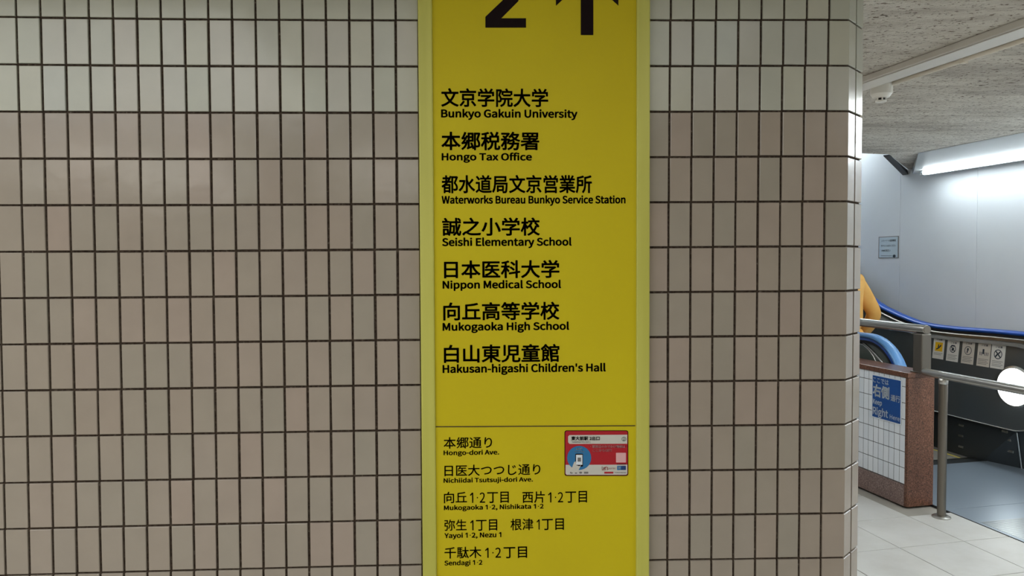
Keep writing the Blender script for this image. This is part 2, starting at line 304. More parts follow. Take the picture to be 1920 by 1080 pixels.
# lettering: text of the built-in font turned into a mesh, fitted into a rectangle
# outlines of the Latin letters and digits: advance, then closed contours x, y, x, y ...
GLY = {
 '!': (113, [[46, 77, 68, 77, 72, 226, 72, 262, 40, 262, 41, 226], [56, -5, 65, -3, 73, 2, 78, 10, 79, 20, 78, 30, 73, 37, 65, 42, 56, 44, 47, 42, 40, 37, 35, 30, 33, 20, 35, 10, 40, 2, 47, -3]]),
 "'": (97, [[39, 169, 58, 169, 64, 234, 65, 270, 32, 270, 32, 234]]),
 ',': (97, [[26, -67, 48, -54, 64, -38, 74, -17, 77, 7, 76, 22, 70, 34, 62, 42, 50, 44, 41, 43, 33, 38, 28, 31, 26, 22, 28, 12, 33, 5, 41, 1, 50, -1, 54, 0, 51, -15, 44, -28, 33, -39, 19, -48]]),
 '-': (121, [[16, 86, 106, 86, 106, 110, 16, 110]]),
 '.': (97, [[49, -5, 58, -3, 65, 2, 70, 10, 72, 20, 70, 30, 65, 37, 58, 42, 49, 44, 40, 42, 32, 37, 27, 30, 26, 20, 27, 10, 32, 2, 40, -3]]),
 '1': (200, [[28, 204, 98, 262, 128, 262, 128, 0, 96, 0, 96, 222, 44, 184]]),
 '2': (194, [[15, 0, 177, 0, 177, 28, 106, 28, 96, 27, 85, 27, 74, 26, 64, 25, 105, 67, 137, 108, 157, 147, 165, 186, 159, 217, 144, 241, 121, 256, 90, 261, 67, 259, 47, 251, 30, 239, 14, 224, 33, 206, 44, 217, 57, 227, 71, 233, 86, 235, 107, 231, 121, 221, 130, 205, 133, 185, 126, 150, 104, 112, 68, 68, 15, 19]]),
 'A': (213, [[1, 0, 34, 0, 59, 78, 153, 78, 177, 0, 211, 0, 124, 257, 88, 257], [67, 104, 79, 144, 86, 165, 93, 187, 99, 208, 105, 230, 106, 230, 113, 208, 119, 187, 125, 165, 132, 144, 145, 104]]),
 'B': (230, [[35, 0, 117, 0, 156, 5, 187, 19, 207, 42, 214, 75, 210, 99, 200, 117, 183, 129, 162, 137, 162, 138, 178, 147, 190, 159, 197, 176, 200, 194, 193, 223, 175, 242, 147, 253, 111, 257, 35, 257], [68, 148, 68, 231, 107, 231, 134, 229, 153, 222, 164, 209, 168, 190, 164, 172, 153, 159, 134, 151, 106, 148], [68, 26, 68, 123, 112, 123, 142, 120, 164, 111, 178, 97, 182, 76, 178, 54, 164, 38, 142, 29, 112, 26]]),
 'C': (223, [[132, -5, 155, -2, 176, 5, 195, 17, 211, 32, 193, 53, 180, 41, 166, 32, 151, 26, 133, 24, 100, 31, 75, 52, 59, 85, 54, 129, 59, 172, 76, 205, 101, 226, 134, 233, 150, 231, 164, 226, 176, 219, 187, 209, 204, 230, 192, 242, 175, 252, 156, 259, 134, 261, 89, 252, 53, 226, 29, 184, 20, 128, 29, 72, 52, 31, 88, 4]]),
 'E': (206, [[35, 0, 187, 0, 187, 28, 68, 28, 68, 121, 165, 121, 165, 149, 68, 149, 68, 229, 183, 229, 183, 257, 35, 257]]),
 'F': (193, [[35, 0, 68, 0, 68, 115, 166, 115, 166, 143, 68, 143, 68, 229, 183, 229, 183, 257, 35, 257]]),
 'G': (241, [[136, -5, 161, -2, 182, 4, 201, 13, 215, 25, 215, 133, 131, 133, 131, 106, 186, 106, 186, 39, 177, 33, 165, 28, 153, 25, 139, 24, 103, 31, 76, 52, 59, 85, 54, 129, 60, 172, 77, 205, 104, 226, 139, 233, 157, 231, 171, 226, 184, 218, 194, 209, 212, 230, 199, 241, 183, 251, 162, 258, 138, 261, 91, 252, 54, 226, 29, 184, 20, 128, 29, 72, 53, 31, 90, 4]]),
 'H': (255, [[35, 0, 68, 0, 68, 121, 187, 121, 187, 0, 220, 0, 220, 257, 187, 257, 187, 149, 68, 149, 68, 257, 35, 257]]),
 'J': (187, [[83, -5, 115, 2, 137, 19, 150, 44, 154, 75, 154, 257, 121, 257, 121, 78, 119, 54, 111, 37, 98, 27, 80, 24, 67, 25, 55, 31, 45, 40, 35, 53, 12, 36, 25, 18, 41, 6, 60, -2]]),
 'K': (226, [[35, 0, 68, 0, 68, 81, 112, 134, 189, 0, 225, 0, 132, 159, 213, 257, 176, 257, 68, 128, 68, 128, 68, 257, 35, 257]]),
 'L': (190, [[35, 0, 180, 0, 180, 28, 68, 28, 68, 257, 35, 257]]),
 'M': (284, [[35, 0, 64, 0, 64, 142, 64, 160, 63, 180, 62, 200, 60, 218, 62, 218, 82, 159, 131, 26, 153, 26, 201, 159, 222, 218, 223, 218, 222, 200, 220, 180, 219, 160, 219, 142, 219, 0, 249, 0, 249, 257, 210, 257, 161, 119, 157, 106, 152, 93, 148, 79, 143, 66, 142, 66, 137, 79, 133, 93, 128, 106, 123, 119, 74, 257, 35, 257]]),
 'N': (253, [[35, 0, 66, 0, 66, 135, 65, 155, 64, 175, 63, 195, 62, 215, 63, 215, 91, 162, 185, 0, 218, 0, 218, 257, 187, 257, 187, 123, 187, 103, 188, 82, 190, 62, 192, 42, 190, 42, 162, 95, 68, 257, 35, 257]]),
 'O': (260, [[130, -5, 174, 5, 209, 31, 231, 74, 239, 129, 231, 185, 209, 226, 174, 252, 130, 261, 86, 252, 51, 226, 28, 185, 20, 129, 28, 74, 51, 31, 86, 5], [130, 24, 98, 31, 74, 52, 59, 86, 54, 129, 59, 172, 74, 205, 98, 226, 130, 233, 161, 226, 185, 205, 201, 172, 206, 129, 201, 86, 185, 52, 161, 31]]),
 'R': (222, [[68, 135, 68, 230, 111, 230, 137, 228, 157, 220, 169, 206, 173, 185, 169, 163, 157, 147, 137, 138, 111, 135], [176, 0, 213, 0, 147, 112, 171, 122, 189, 137, 201, 158, 205, 185, 199, 219, 180, 241, 152, 253, 116, 257, 35, 257, 35, 0, 68, 0, 68, 109, 114, 109]]),
 'S': (209, [[106, -5, 143, 1, 170, 17, 188, 40, 194, 68, 190, 93, 178, 112, 162, 126, 141, 137, 104, 153, 89, 159, 75, 168, 65, 180, 62, 196, 65, 211, 75, 223, 90, 230, 110, 233, 127, 231, 142, 226, 156, 219, 168, 209, 185, 230, 170, 242, 152, 252, 132, 259, 110, 261, 77, 256, 52, 242, 35, 221, 29, 193, 34, 169, 46, 150, 63, 137, 81, 127, 118, 111, 135, 103, 148, 94, 157, 82, 161, 65, 157, 48, 146, 35, 130, 27, 107, 24, 87, 26, 68, 33, 51, 43, 36, 56, 17, 33, 35, 18, 56, 6, 80, -2]]),
 'T': (210, [[89, 0, 121, 0, 121, 229, 199, 229, 199, 257, 11, 257, 11, 229, 89, 229]]),
 'U': (252, [[126, -5, 163, 1, 192, 20, 211, 54, 218, 106, 218, 257, 187, 257, 187, 105, 183, 66, 170, 41, 150, 28, 126, 24, 103, 28, 84, 41, 71, 66, 67, 105, 67, 257, 34, 257, 34, 106, 41, 54, 61, 20, 90, 1]]),
 'W': (307, [[63, 0, 102, 0, 140, 155, 143, 170, 147, 184, 150, 199, 153, 213, 154, 213, 158, 199, 161, 184, 164, 170, 167, 155, 206, 0, 245, 0, 298, 257, 267, 257, 239, 117, 236, 96, 232, 75, 229, 55, 225, 34, 223, 34, 219, 55, 214, 76, 210, 96, 205, 117, 169, 257, 140, 257, 104, 117, 100, 96, 95, 75, 90, 55, 86, 34, 85, 34, 81, 55, 77, 75, 73, 96, 69, 117, 42, 257, 9, 257]]),
 'Y': (186, [[77, 0, 109, 0, 109, 99, 186, 257, 153, 257, 120, 184, 114, 170, 107, 156, 101, 142, 94, 128, 92, 128, 86, 142, 80, 156, 73, 170, 67, 184, 34, 257, 0, 257, 77, 99]]),
 'a': (197, [[76, -5, 93, -2, 109, 3, 125, 12, 139, 23, 140, 23, 143, 0, 169, 0, 169, 117, 165, 149, 154, 174, 133, 189, 103, 195, 81, 193, 61, 187, 43, 179, 29, 170, 41, 148, 53, 156, 67, 162, 82, 167, 98, 168, 117, 164, 129, 154, 136, 138, 137, 120, 85, 111, 49, 97, 28, 77, 21, 49, 25, 26, 36, 10, 54, -1], [85, 21, 72, 23, 61, 28, 54, 38, 51, 51, 56, 68, 70, 82, 97, 92, 137, 99, 137, 46, 124, 35, 111, 28, 98, 23]]),
 'c': (179, [[107, -5, 124, -3, 140, 2, 155, 9, 169, 19, 155, 41, 145, 34, 134, 28, 123, 24, 110, 22, 86, 27, 67, 42, 55, 65, 51, 95, 56, 125, 68, 148, 87, 163, 111, 168, 122, 167, 131, 164, 140, 158, 149, 152, 165, 173, 154, 181, 142, 188, 127, 193, 110, 195, 75, 188, 46, 169, 26, 137, 18, 95, 25, 53, 44, 22, 72, 2]]),
 'd': (217, [[97, -5, 114, -2, 129, 3, 143, 12, 155, 22, 156, 22, 159, 0, 185, 0, 185, 279, 153, 279, 153, 206, 154, 173, 142, 182, 130, 189, 116, 194, 101, 195, 70, 188, 43, 168, 25, 137, 19, 95, 24, 53, 40, 21, 65, 2], [104, 22, 82, 27, 65, 42, 55, 65, 51, 95, 56, 125, 68, 148, 85, 163, 106, 168, 118, 167, 130, 163, 141, 157, 153, 148, 153, 48, 141, 37, 129, 29, 117, 24]]),
 'e': (194, [[109, -5, 127, -3, 144, 1, 158, 7, 172, 15, 160, 36, 149, 30, 138, 25, 126, 22, 113, 21, 88, 26, 68, 39, 55, 60, 50, 88, 178, 88, 179, 106, 174, 143, 160, 171, 136, 189, 103, 195, 72, 188, 44, 168, 25, 137, 18, 95, 25, 53, 45, 22, 74, 2], [49, 110, 56, 135, 68, 154, 85, 166, 104, 169, 124, 166, 139, 154, 148, 136, 151, 110]]),
 'f': (114, [[12, 164, 37, 164, 37, 0, 69, 0, 69, 164, 110, 164, 110, 190, 69, 190, 69, 220, 71, 236, 76, 248, 84, 255, 96, 258, 101, 257, 107, 256, 112, 255, 118, 252, 125, 277, 118, 280, 110, 282, 102, 283, 93, 283, 68, 279, 51, 266, 41, 247, 37, 221, 37, 190, 12, 188]]),
 'g': (197, [[96, -88, 136, -82, 166, -68, 186, -47, 193, -22, 188, -1, 176, 13, 155, 21, 126, 23, 89, 23, 73, 25, 63, 29, 57, 36, 56, 44, 57, 51, 59, 57, 63, 62, 68, 67, 75, 64, 82, 62, 89, 61, 96, 60, 123, 65, 145, 78, 160, 99, 166, 126, 164, 138, 161, 149, 156, 158, 150, 166, 189, 166, 189, 190, 123, 190, 117, 192, 111, 194, 104, 195, 96, 195, 69, 190, 46, 177, 31, 155, 25, 127, 27, 111, 33, 97, 41, 85, 50, 76, 50, 75, 42, 68, 35, 60, 31, 50, 29, 39, 30, 29, 34, 20, 39, 13, 46, 8, 46, 6, 34, -3, 25, -13, 20, -25, 18, -37, 24, -58, 40, -74, 65, -84], [96, 82, 80, 85, 68, 94, 59, 108, 56, 127, 59, 146, 68, 160, 80, 169, 96, 172, 112, 169, 125, 160, 133, 146, 137, 127, 133, 108, 125, 94, 112, 85], [101, -65, 78, -63, 60, -56, 50, -46, 46, -32, 47, -24, 50, -16, 56, -8, 65, 0, 72, -1, 78, -2, 84, -3, 90, -3, 123, -3, 139, -4, 151, -8, 159, -16, 161, -27, 157, -41, 145, -54, 126, -62]]),
 'h': (213, [[32, 0, 64, 0, 64, 138, 78, 151, 90, 160, 103, 165, 116, 167, 133, 164, 144, 155, 150, 139, 152, 116, 152, 0, 184, 0, 184, 120, 181, 152, 170, 176, 152, 190, 126, 195, 108, 193, 91, 186, 77, 176, 63, 163, 64, 202, 64, 279, 32, 279]]),
 'i': (96, [[32, 0, 64, 0, 64, 190, 32, 190], [48, 229, 57, 231, 64, 235, 68, 242, 70, 251, 68, 259, 64, 266, 57, 270, 48, 271, 40, 270, 33, 266, 29, 259, 27, 251, 29, 242, 33, 235, 40, 231]]),
 'j': (96, [[12, -85, 36, -80, 53, -68, 62, -48, 64, -22, 64, 190, 33, 190, 33, -22, 32, -37, 28, -49, 21, -57, 9, -59, 4, -59, -1, -58, -5, -57, -9, -56, -15, -80, -10, -82, -3, -83, 4, -84], [48, 229, 57, 231, 64, 235, 68, 242, 70, 251, 68, 259, 64, 266, 57, 270, 48, 271, 40, 270, 33, 266, 29, 259, 27, 251, 29, 242, 33, 235, 40, 231]]),
 'k': (193, [[32, 0, 64, 0, 64, 50, 99, 92, 155, 0, 190, 0, 118, 113, 181, 190, 146, 190, 65, 90, 64, 90, 64, 279, 32, 279]]),
 'l': (99, [[66, -5, 72, -4, 77, -4, 81, -3, 84, -2, 80, 23, 73, 22, 70, 23, 67, 25, 65, 29, 64, 36, 64, 279, 32, 279, 32, 38, 34, 20, 40, 7, 51, -2]]),
 'm': (324, [[32, 0, 64, 0, 64, 138, 77, 151, 89, 160, 101, 165, 112, 167, 128, 164, 139, 155, 145, 139, 147, 116, 147, 0, 179, 0, 179, 138, 192, 151, 204, 160, 216, 165, 227, 167, 243, 164, 254, 155, 260, 139, 263, 116, 263, 0, 294, 0, 294, 120, 291, 152, 280, 176, 262, 190, 237, 195, 220, 192, 204, 185, 189, 173, 174, 159, 167, 174, 156, 185, 141, 192, 121, 195, 105, 193, 90, 186, 75, 175, 62, 162, 62, 162, 58, 190, 32, 190]]),
 'n': (214, [[32, 0, 64, 0, 64, 138, 78, 151, 90, 160, 103, 165, 116, 167, 133, 164, 144, 155, 150, 139, 152, 116, 152, 0, 184, 0, 184, 120, 181, 152, 170, 176, 152, 190, 126, 195, 108, 193, 91, 186, 76, 175, 62, 162, 62, 162, 58, 190, 32, 190]]),
 'o': (212, [[106, -5, 139, 2, 167, 22, 187, 53, 194, 95, 187, 137, 167, 169, 139, 188, 106, 195, 73, 188, 45, 169, 25, 137, 18, 95, 25, 53, 45, 22, 73, 2], [106, 22, 84, 27, 66, 42, 55, 65, 51, 95, 55, 125, 66, 148, 84, 163, 106, 168, 129, 163, 146, 148, 157, 125, 161, 95, 157, 65, 146, 42, 129, 27]]),
 'p': (217, [[32, -80, 64, -80, 64, -16, 63, 18, 76, 8, 90, 1, 103, -3, 116, -5, 147, 2, 173, 22, 192, 55, 199, 98, 194, 138, 179, 169, 155, 188, 123, 195, 107, 193, 91, 187, 76, 178, 62, 168, 62, 168, 58, 190, 32, 190], [111, 22, 100, 23, 89, 27, 77, 33, 64, 42, 64, 142, 78, 153, 91, 161, 103, 166, 115, 168, 138, 163, 154, 149, 163, 127, 165, 98, 161, 66, 150, 42, 132, 28]]),
 'r': (136, [[32, 0, 64, 0, 64, 122, 75, 143, 87, 156, 100, 164, 112, 166, 117, 166, 122, 166, 126, 165, 131, 163, 137, 191, 132, 193, 127, 194, 122, 195, 116, 195, 101, 192, 86, 184, 73, 172, 62, 155, 62, 155, 58, 190, 32, 190]]),
 's': (164, [[82, -5, 112, 0, 133, 12, 146, 30, 151, 52, 146, 75, 132, 90, 114, 101, 93, 110, 78, 116, 65, 122, 56, 131, 52, 143, 54, 153, 61, 162, 72, 168, 88, 170, 100, 169, 111, 165, 121, 160, 131, 153, 146, 173, 134, 182, 120, 189, 104, 193, 87, 195, 59, 191, 39, 179, 26, 162, 22, 141, 27, 120, 39, 105, 57, 94, 77, 86, 93, 80, 107, 72, 117, 63, 120, 50, 118, 38, 111, 29, 99, 23, 83, 20, 67, 22, 53, 27, 39, 34, 27, 43, 11, 22, 26, 11, 43, 3, 62, -3]]),
 't': (132, [[92, -5, 101, -4, 110, -2, 119, 0, 127, 2, 121, 27, 116, 25, 110, 23, 105, 22, 99, 21, 85, 24, 76, 31, 71, 42, 70, 58, 70, 164, 121, 164, 121, 190, 70, 190, 70, 244, 43, 244, 40, 190, 9, 188, 9, 164, 38, 164, 38, 59, 41, 33, 50, 13, 66, 0]]),
 'u': (213, [[88, -5, 106, -2, 122, 5, 137, 16, 151, 30, 152, 30, 154, 0, 181, 0, 181, 190, 149, 190, 149, 55, 136, 41, 124, 31, 111, 25, 97, 23, 81, 26, 70, 35, 64, 51, 62, 74, 62, 190, 29, 190, 29, 70, 33, 38, 44, 14, 62, 0]]),
 'v': (182, [[73, 0, 111, 0, 178, 190, 146, 190, 110, 82, 106, 68, 102, 54, 97, 40, 93, 26, 91, 26, 74, 82, 38, 190, 5, 190]]),
 'w': (281, [[62, 0, 99, 0, 126, 102, 130, 116, 133, 129, 136, 143, 139, 157, 141, 157, 144, 143, 147, 129, 151, 116, 154, 103, 181, 0, 220, 0, 272, 190, 241, 190, 213, 80, 210, 67, 207, 53, 205, 40, 202, 27, 200, 27, 187, 80, 157, 190, 126, 190, 96, 80, 93, 67, 89, 53, 86, 40, 83, 27, 82, 27, 70, 80, 42, 190, 9, 190]]),
 'x': (174, [[5, 0, 39, 0, 64, 44, 69, 53, 74, 62, 79, 70, 84, 78, 85, 78, 91, 70, 96, 62, 101, 53, 106, 44, 134, 0, 169, 0, 106, 96, 164, 190, 131, 190, 107, 148, 91, 117, 89, 117, 84, 125, 79, 133, 75, 140, 70, 148, 45, 190, 10, 190, 68, 99]]),
 'y': (182, [[35, -82, 61, -77, 80, -63, 95, -42, 106, -16, 178, 190, 147, 190, 112, 85, 97, 31, 95, 31, 90, 44, 86, 58, 81, 72, 76, 85, 38, 190, 5, 190, 81, 0, 77, -15, 70, -31, 60, -44, 49, -53, 34, -56, 30, -55, 26, -55, 22, -54, 19, -53, 13, -78, 18, -80, 23, -81, 29, -82]]),
 'z': (166, [[12, 0, 156, 0, 156, 26, 53, 26, 153, 173, 153, 190, 23, 190, 23, 164, 112, 164, 12, 17]]),
 '·': (120, [[60, 114, 72, 119, 77, 131, 72, 143, 60, 148, 48, 143, 43, 131, 48, 119]]),
 " ": (78, []),
}
from mathutils.geometry import tessellate_polygon
def latin(s):
    x = 0; V, Fs = [], []
    for ch in s:
        adv_, cs = GLY[ch]
        # contours -> groups of an outer contour with its holes
        cts = [[Vector((c[i] + x, c[i + 1], 0)) for i in range(0, len(c), 2)] for c in cs]
        def area(c): return sum(a.x * b.y - b.x * a.y for a, b in zip(c, c[1:] + c[:1])) / 2
        def inside(p, c):
            r = False
            for a, b in zip(c, c[1:] + c[:1]):
                if (a.y > p.y) != (b.y > p.y) and p.x < (b.x - a.x) * (p.y - a.y) / (b.y - a.y) + a.x: r = not r
            return r
        outs = [c for c in cts if not any(o is not c and inside(c[0], o) for o in cts)]
        for o in outs:
            grp = [o] + [c for c in cts if c is not o and inside(c[0], o)]
            tris = tessellate_polygon(grp); n = len(V)
            V += [(p.x / 1000, p.y / 1000) for c in grp for p in c]; Fs += [tuple(i + n for i in t) for t in tris]
        x += adv_
    return V, Fs
_tc = {}
def glyphs(s, bold):
    k = (s, bold)
    if k in _tc: return _tc[k]
    if all(ch in GLY for ch in s):
        raw, fs = latin(s); vs = [Vector((a, b, 0)) for a, b in raw]; em = .37
    else:
        vs, fs = font_mesh(s, bold); em = 1
    x0 = min(v.x for v in vs); x1 = max(v.x for v in vs); y0 = min(v.y for v in vs); y1 = max(v.y for v in vs)
    out = [((v.x - x0) / (x1 - x0), (v.y - y0) / (y1 - y0)) for v in vs], fs
    pts, fcs = out
    if bold > .004:             # heavier strokes: the outline struck several times, a hair apart
        e = (bold - .004) * em; wx = x1 - x0; wy = y1 - y0; P2, F2 = [], []
        for i, (dx, dy) in enumerate(((0, 0), (1, .6), (1, -.6), (-1, .6), (-1, -.6), (0, 1), (0, -1))):
            n = len(P2)
            P2 += [((a * wx + dx * e + e) / (wx + 2 * e), (b * wy + dy * e + e) / (wy + 2 * e)) for a, b in pts]; F2 += [tuple(j + n for j in f) for f in fcs]
        out = (P2, F2)
    _tc[k] = out; return out
def font_mesh(s, bold):
    cu = bpy.data.curves.new('txt', 'FONT'); cu.body = s; cu.offset = min(bold, .004); cu.resolution_u = 3; cu.fill_mode = 'FRONT'
    ob = bpy.data.objects.new('txt', cu); C.objects.link(ob)
    dg = bpy.context.evaluated_depsgraph_get(); me = bpy.data.meshes.new_from_object(ob.evaluated_get(dg))
    vs = [v.co.copy() for v in me.vertices]; fs = [tuple(p.vertices) for p in me.polygons]
    bpy.data.objects.remove(ob); bpy.data.curves.remove(cu); bpy.data.meshes.remove(me)
    return vs, fs
def lettering(pieces, P, m, parent, bold=.012, name='lettering', label=None):
    """pieces: (text, x0, x1, ytop, ybottom) in plane coordinates, P(x, y) -> world"""
    L = []
    for pc in pieces:
        s, x0, x1, yt, yb = pc[:5]; bd = pc[5] if len(pc) > 5 else bold
        vs, fs = glyphs(s, bd)
        L.append(([P(x0 + a * (x1 - x0), yb + b * (yt - yb)) for a, b in vs], fs))
    V, Fs = joinv(L)
    me = mesh(name, V, Fs, m, parent, label=label)
    return me
def poly(pts, P, m, parent, name, d0=0, label=None):
    return mesh(name, [P(x, y) for x, y in pts], [tuple(range(len(pts)))], m, parent, label=label)
def slab(pts, P, m, parent, name, d0, d1, label=None, smooth=False):
    """flat prism: outline pts in plane, P(x, y, depth)"""
    n = len(pts); V = [P(x, y, d0) for x, y in pts] + [P(x, y, d1) for x, y in pts]
    Fs = [tuple(range(n)), tuple(range(n, 2 * n))[::-1]] + [(i, (i + 1) % n, n + (i + 1) % n, n + i) for i in range(n)]
    return mesh(name, V, Fs, m, parent, label=label)
def rrect(x0, x1, y0, y1, r, n=5):
    out = []
    for cx, cy, a0 in ((x1 - r, y1 - r, 0), (x0 + r, y1 - r, 90), (x0 + r, y0 + r, 180), (x1 - r, y0 + r, 270)):
        for k in range(n + 1):
            a_ = math.radians(a0 + 90 * k / n); out.append((cx + r * math.cos(a_), cy + r * math.sin(a_)))
    return out
def circ(cx, cy, rx, ry=None, n=28): return [(cx + rx * math.cos(2 * math.pi * k / n), cy + (ry or rx) * math.sin(2 * math.pi * k / n)) for k in range(n)]

# ================================================================== STRUCTURE
ZC = 2.33
YB, XL = -6.6, -4.2           # the hall behind the camera: opposite wall and end wall
CORN = .8125                  # fold of the tiled corner
CH = .064                     # the chamfer runs 6.4 cm across and 6.4 cm back
def struct(o, label, cat): return meta(o, label, cat, kind='structure')

# --- floor: screed under separate tiles
fl = mesh('floor', *boxv(W, XL - .2, 6.2, YB - .2, 9.5, -.06, -.012), M_FJOINT)
# keep the screed out of the escalator pit: it lies below the plates
struct(fl, 'floor of pale 40 cm stone tiles with thin grey joints', 'floor')
fo = ORG[fl.name]
def tile_mesh(name, w, h, t, bev, m):
    """tile in local x (width), z (height), y (thickness, front at -y); origin at centre of front"""
    x, z = w / 2, h / 2
    V = [(-x + bev, 0, -z + bev), (x - bev, 0, -z + bev), (x - bev, 0, z - bev), (-x + bev, 0, z - bev),
         (-x, bev * .8, -z), (x, bev * .8, -z), (x, bev * .8, z), (-x, bev * .8, z),
         (-x, t, -z), (x, t, -z), (x, t, z), (-x, t, z)]
    Fs = [(0, 1, 2, 3)] + [(i + 4, (i + 1) % 4 + 4, (i + 1) % 4, i) for i in range(4)] + [(i + 8, (i + 1) % 4 + 8, (i + 1) % 4 + 4, i + 4) for i in range(4)]
    me = bpy.data.meshes.new(name); me.from_pydata(V, [], Fs); me.materials.append(m); me.update(); return me
FT = tile_mesh('floor_tile', .396, .396, .014, .001, M_FLOOR)
ftn = 0; far = []
for i in range(-14, 12):
    for j in range(-18, 22):
        uc, vc = 3.70 + .4 * i + .2, 3.21 + .4 * j - .2
        p = E(uc, vc, 0)
        if uc < -5.2 or vc < -6: continue
        if p.x < XL or p.y < YB or p.x > 6: continue
        if vc > 3.5 and uc > 2.9: continue                  # landing plate and escalator
        if vc > 3.25 and uc > 3.9 : continue
        if p.x < .75 and p.y > -.15: continue                # under the tiled pier
        if vc > 4.95: continue
        vis = uc > 2.6 and vc > 2.0 and uc < 5.6
        if vis:
            o = bpy.data.objects.new('tile', FT); C.objects.link(o); o.parent = fl
            o.location = p - fo; o.rotation_euler = (-math.pi / 2, 0, A) if False else (0, 0, 0)
            o.rotation_euler = Matrix(((CA, SA, 0), (SA, -CA, 0), (0, 0, -1))).to_euler() if False else (Matrix.Rotation(A, 3, 'Z') @ Matrix.Rotation(-math.pi / 2, 3, 'X')).to_euler()
        else: far.append(boxv(E, uc - .198, uc + .198, vc - .198, vc + .198, -.013, 0))
o = mesh('tile_field', *joinv(far), M_FLOOR, fl, kind='stuff')

# --- ceiling: one rough slab; over the escalator it ends in a skew edge
cpts = [(-6, -7), (-6, 4.96), (5.775, 4.96), (4.99, 4.11), (4.97, 3.6), (4.97, -7)]
V = [E(u, v, ZC) for u, v in cpts] + [E(u, v, ZC + .25) for u, v in cpts]; n = len(cpts)
ce = mesh('ceiling', V, [tuple(range(n)), tuple(range(n, 2 * n))] + [(i, (i + 1) % n, n + (i + 1) % n, n + i) for i in range(n)], M_CEIL)
struct(ce, 'rough grey sprayed ceiling full of small dark pits', 'ceiling')
tr = mesh('trim_1', *joinv([([E(4.99, 4.11, ZC - .001), E(5.775, 4.948, ZC - .001), E(5.76, 4.948, ZC - .045), E(5.0, 4.135, ZC - .006), E(5.03, 4.09, ZC - .001), E(5.83, 4.948, ZC - .001), E(5.83, 4.948, ZC - .045), E(5.05, 4.11, ZC - .006)],
        [(0, 1, 2, 3), (4, 7, 6, 5), (0, 4, 5, 1), (3, 2, 6, 7), (0, 3, 7, 4), (1, 5, 6, 2)])]), M_DARK)  # the trim's shadow is put into its dark colour
struct(tr, 'edge trim, shadow in its dark colour, where the rough ceiling meets the white wall', 'trim')
# upper slab far over the rising escalator
uc_ = mesh('ceiling_upper', *boxv(E, 4.99, 16, 2.9, 5.15, 3.9, 4.0), M_WHITE); struct(uc_, 'smooth ceiling high over the rising escalator', 'ceiling')

# --- white panelled wall beside the escalator (v = 4.95)
wr = mesh('wall_right', *boxv(E, -6, 16, 4.972, 5.15, -.02, 3.95), M_DARK)
struct(wr, 'white panelled wall behind the far escalator handrail', 'wall')
seams = [5.009 - .848 * k for k in range(13, 0, -1)] + [5.009, 5.857] + [5.857 + .85 * k for k in range(1, 12)]
for a_, b_ in zip(seams[:-1], seams[1:]):
    if a_ < -6: continue
    top = ZC - .003 if b_ < 5.8 else 3.94
    mesh('panel', *bevbox(E, a_ + .0015, b_ - .0015, 4.95, 4.972, 0, top, .0012), M_WHITE, wr)

# --- hall shell
wb = mesh('wall_back', *boxv(W, XL - .1, 6.2, YB - .1, YB, 0, ZC), M_PLASTER); struct(wb, 'plain wall across the hall from the tiled wall', 'wall')
wl = mesh('wall_left', *boxv(W, XL - .1, XL, YB, .2, 0, ZC), M_PLASTER); struct(wl, 'plain end wall of the hall on the left', 'wall')
we = mesh('wall_end', *boxv(E, 16, 16.1, 2.9, 5.15, 0, 4), M_WHITE); struct(we, 'white wall at the head of the escalator', 'wall')
ws = mesh('wall_shaft', *boxv(E, 5.2, 16, 2.9, 3.0, 0, 3.95), M_WHITE); struct(ws, 'white shaft wall on the near side of the escalator', 'wall')

# --- the tiled wall
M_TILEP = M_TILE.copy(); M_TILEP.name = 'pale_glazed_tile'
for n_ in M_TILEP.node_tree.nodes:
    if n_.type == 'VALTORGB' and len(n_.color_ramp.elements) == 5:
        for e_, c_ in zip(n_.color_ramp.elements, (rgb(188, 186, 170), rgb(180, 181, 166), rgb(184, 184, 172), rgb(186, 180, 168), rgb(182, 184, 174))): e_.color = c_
KX = [-.00035, -.0044, .00011, 0, -.00112, .00018, .0046, -.0019, .00299, -.00108]
KY = [-.00131, -.00385, -.00383, .00012, .00185, .00258, .00148, .00439, .00001, .00218]
def warp(c, r):               # smooth fitted offset of the tile positions, like lens distortion (metres)
    s = max(-1.1, min(1.05, (c - 18) / 18)); t = max(-1.05, min(1.05, (r - 6) / 6))
    bs = [1, s, t, s * s, s * t, t * t, s ** 3, s * s * t, s * t * t, t ** 3]
    return sum(a * b for a, b in zip(KX, bs)), sum(a * b for a, b in zip(KY, bs))
def wpos(c, r):               # column line c, row line r -> wall X, Z
    dx, dy = warp(c, r); return c * .05 - .9891 + dx, 2.0311 - r * .1 - dy
TT = .0045                    # the tile face stands this far in front of the grout
wf = mesh('wall_front', *boxv(W, XL, .75, TT, .5, 0, ZC), M_GROUT)
struct(wf, 'wall of upright beige glazed tiles with dark brown joints', 'wall')
wo = ORG[wf.name]
TM = tile_mesh('beige_tile', .0452, .0957, .006, .0011, M_TILE)
TMP = tile_mesh('pale_tile', .0452, .0957, .006, .0011, M_TILEP)
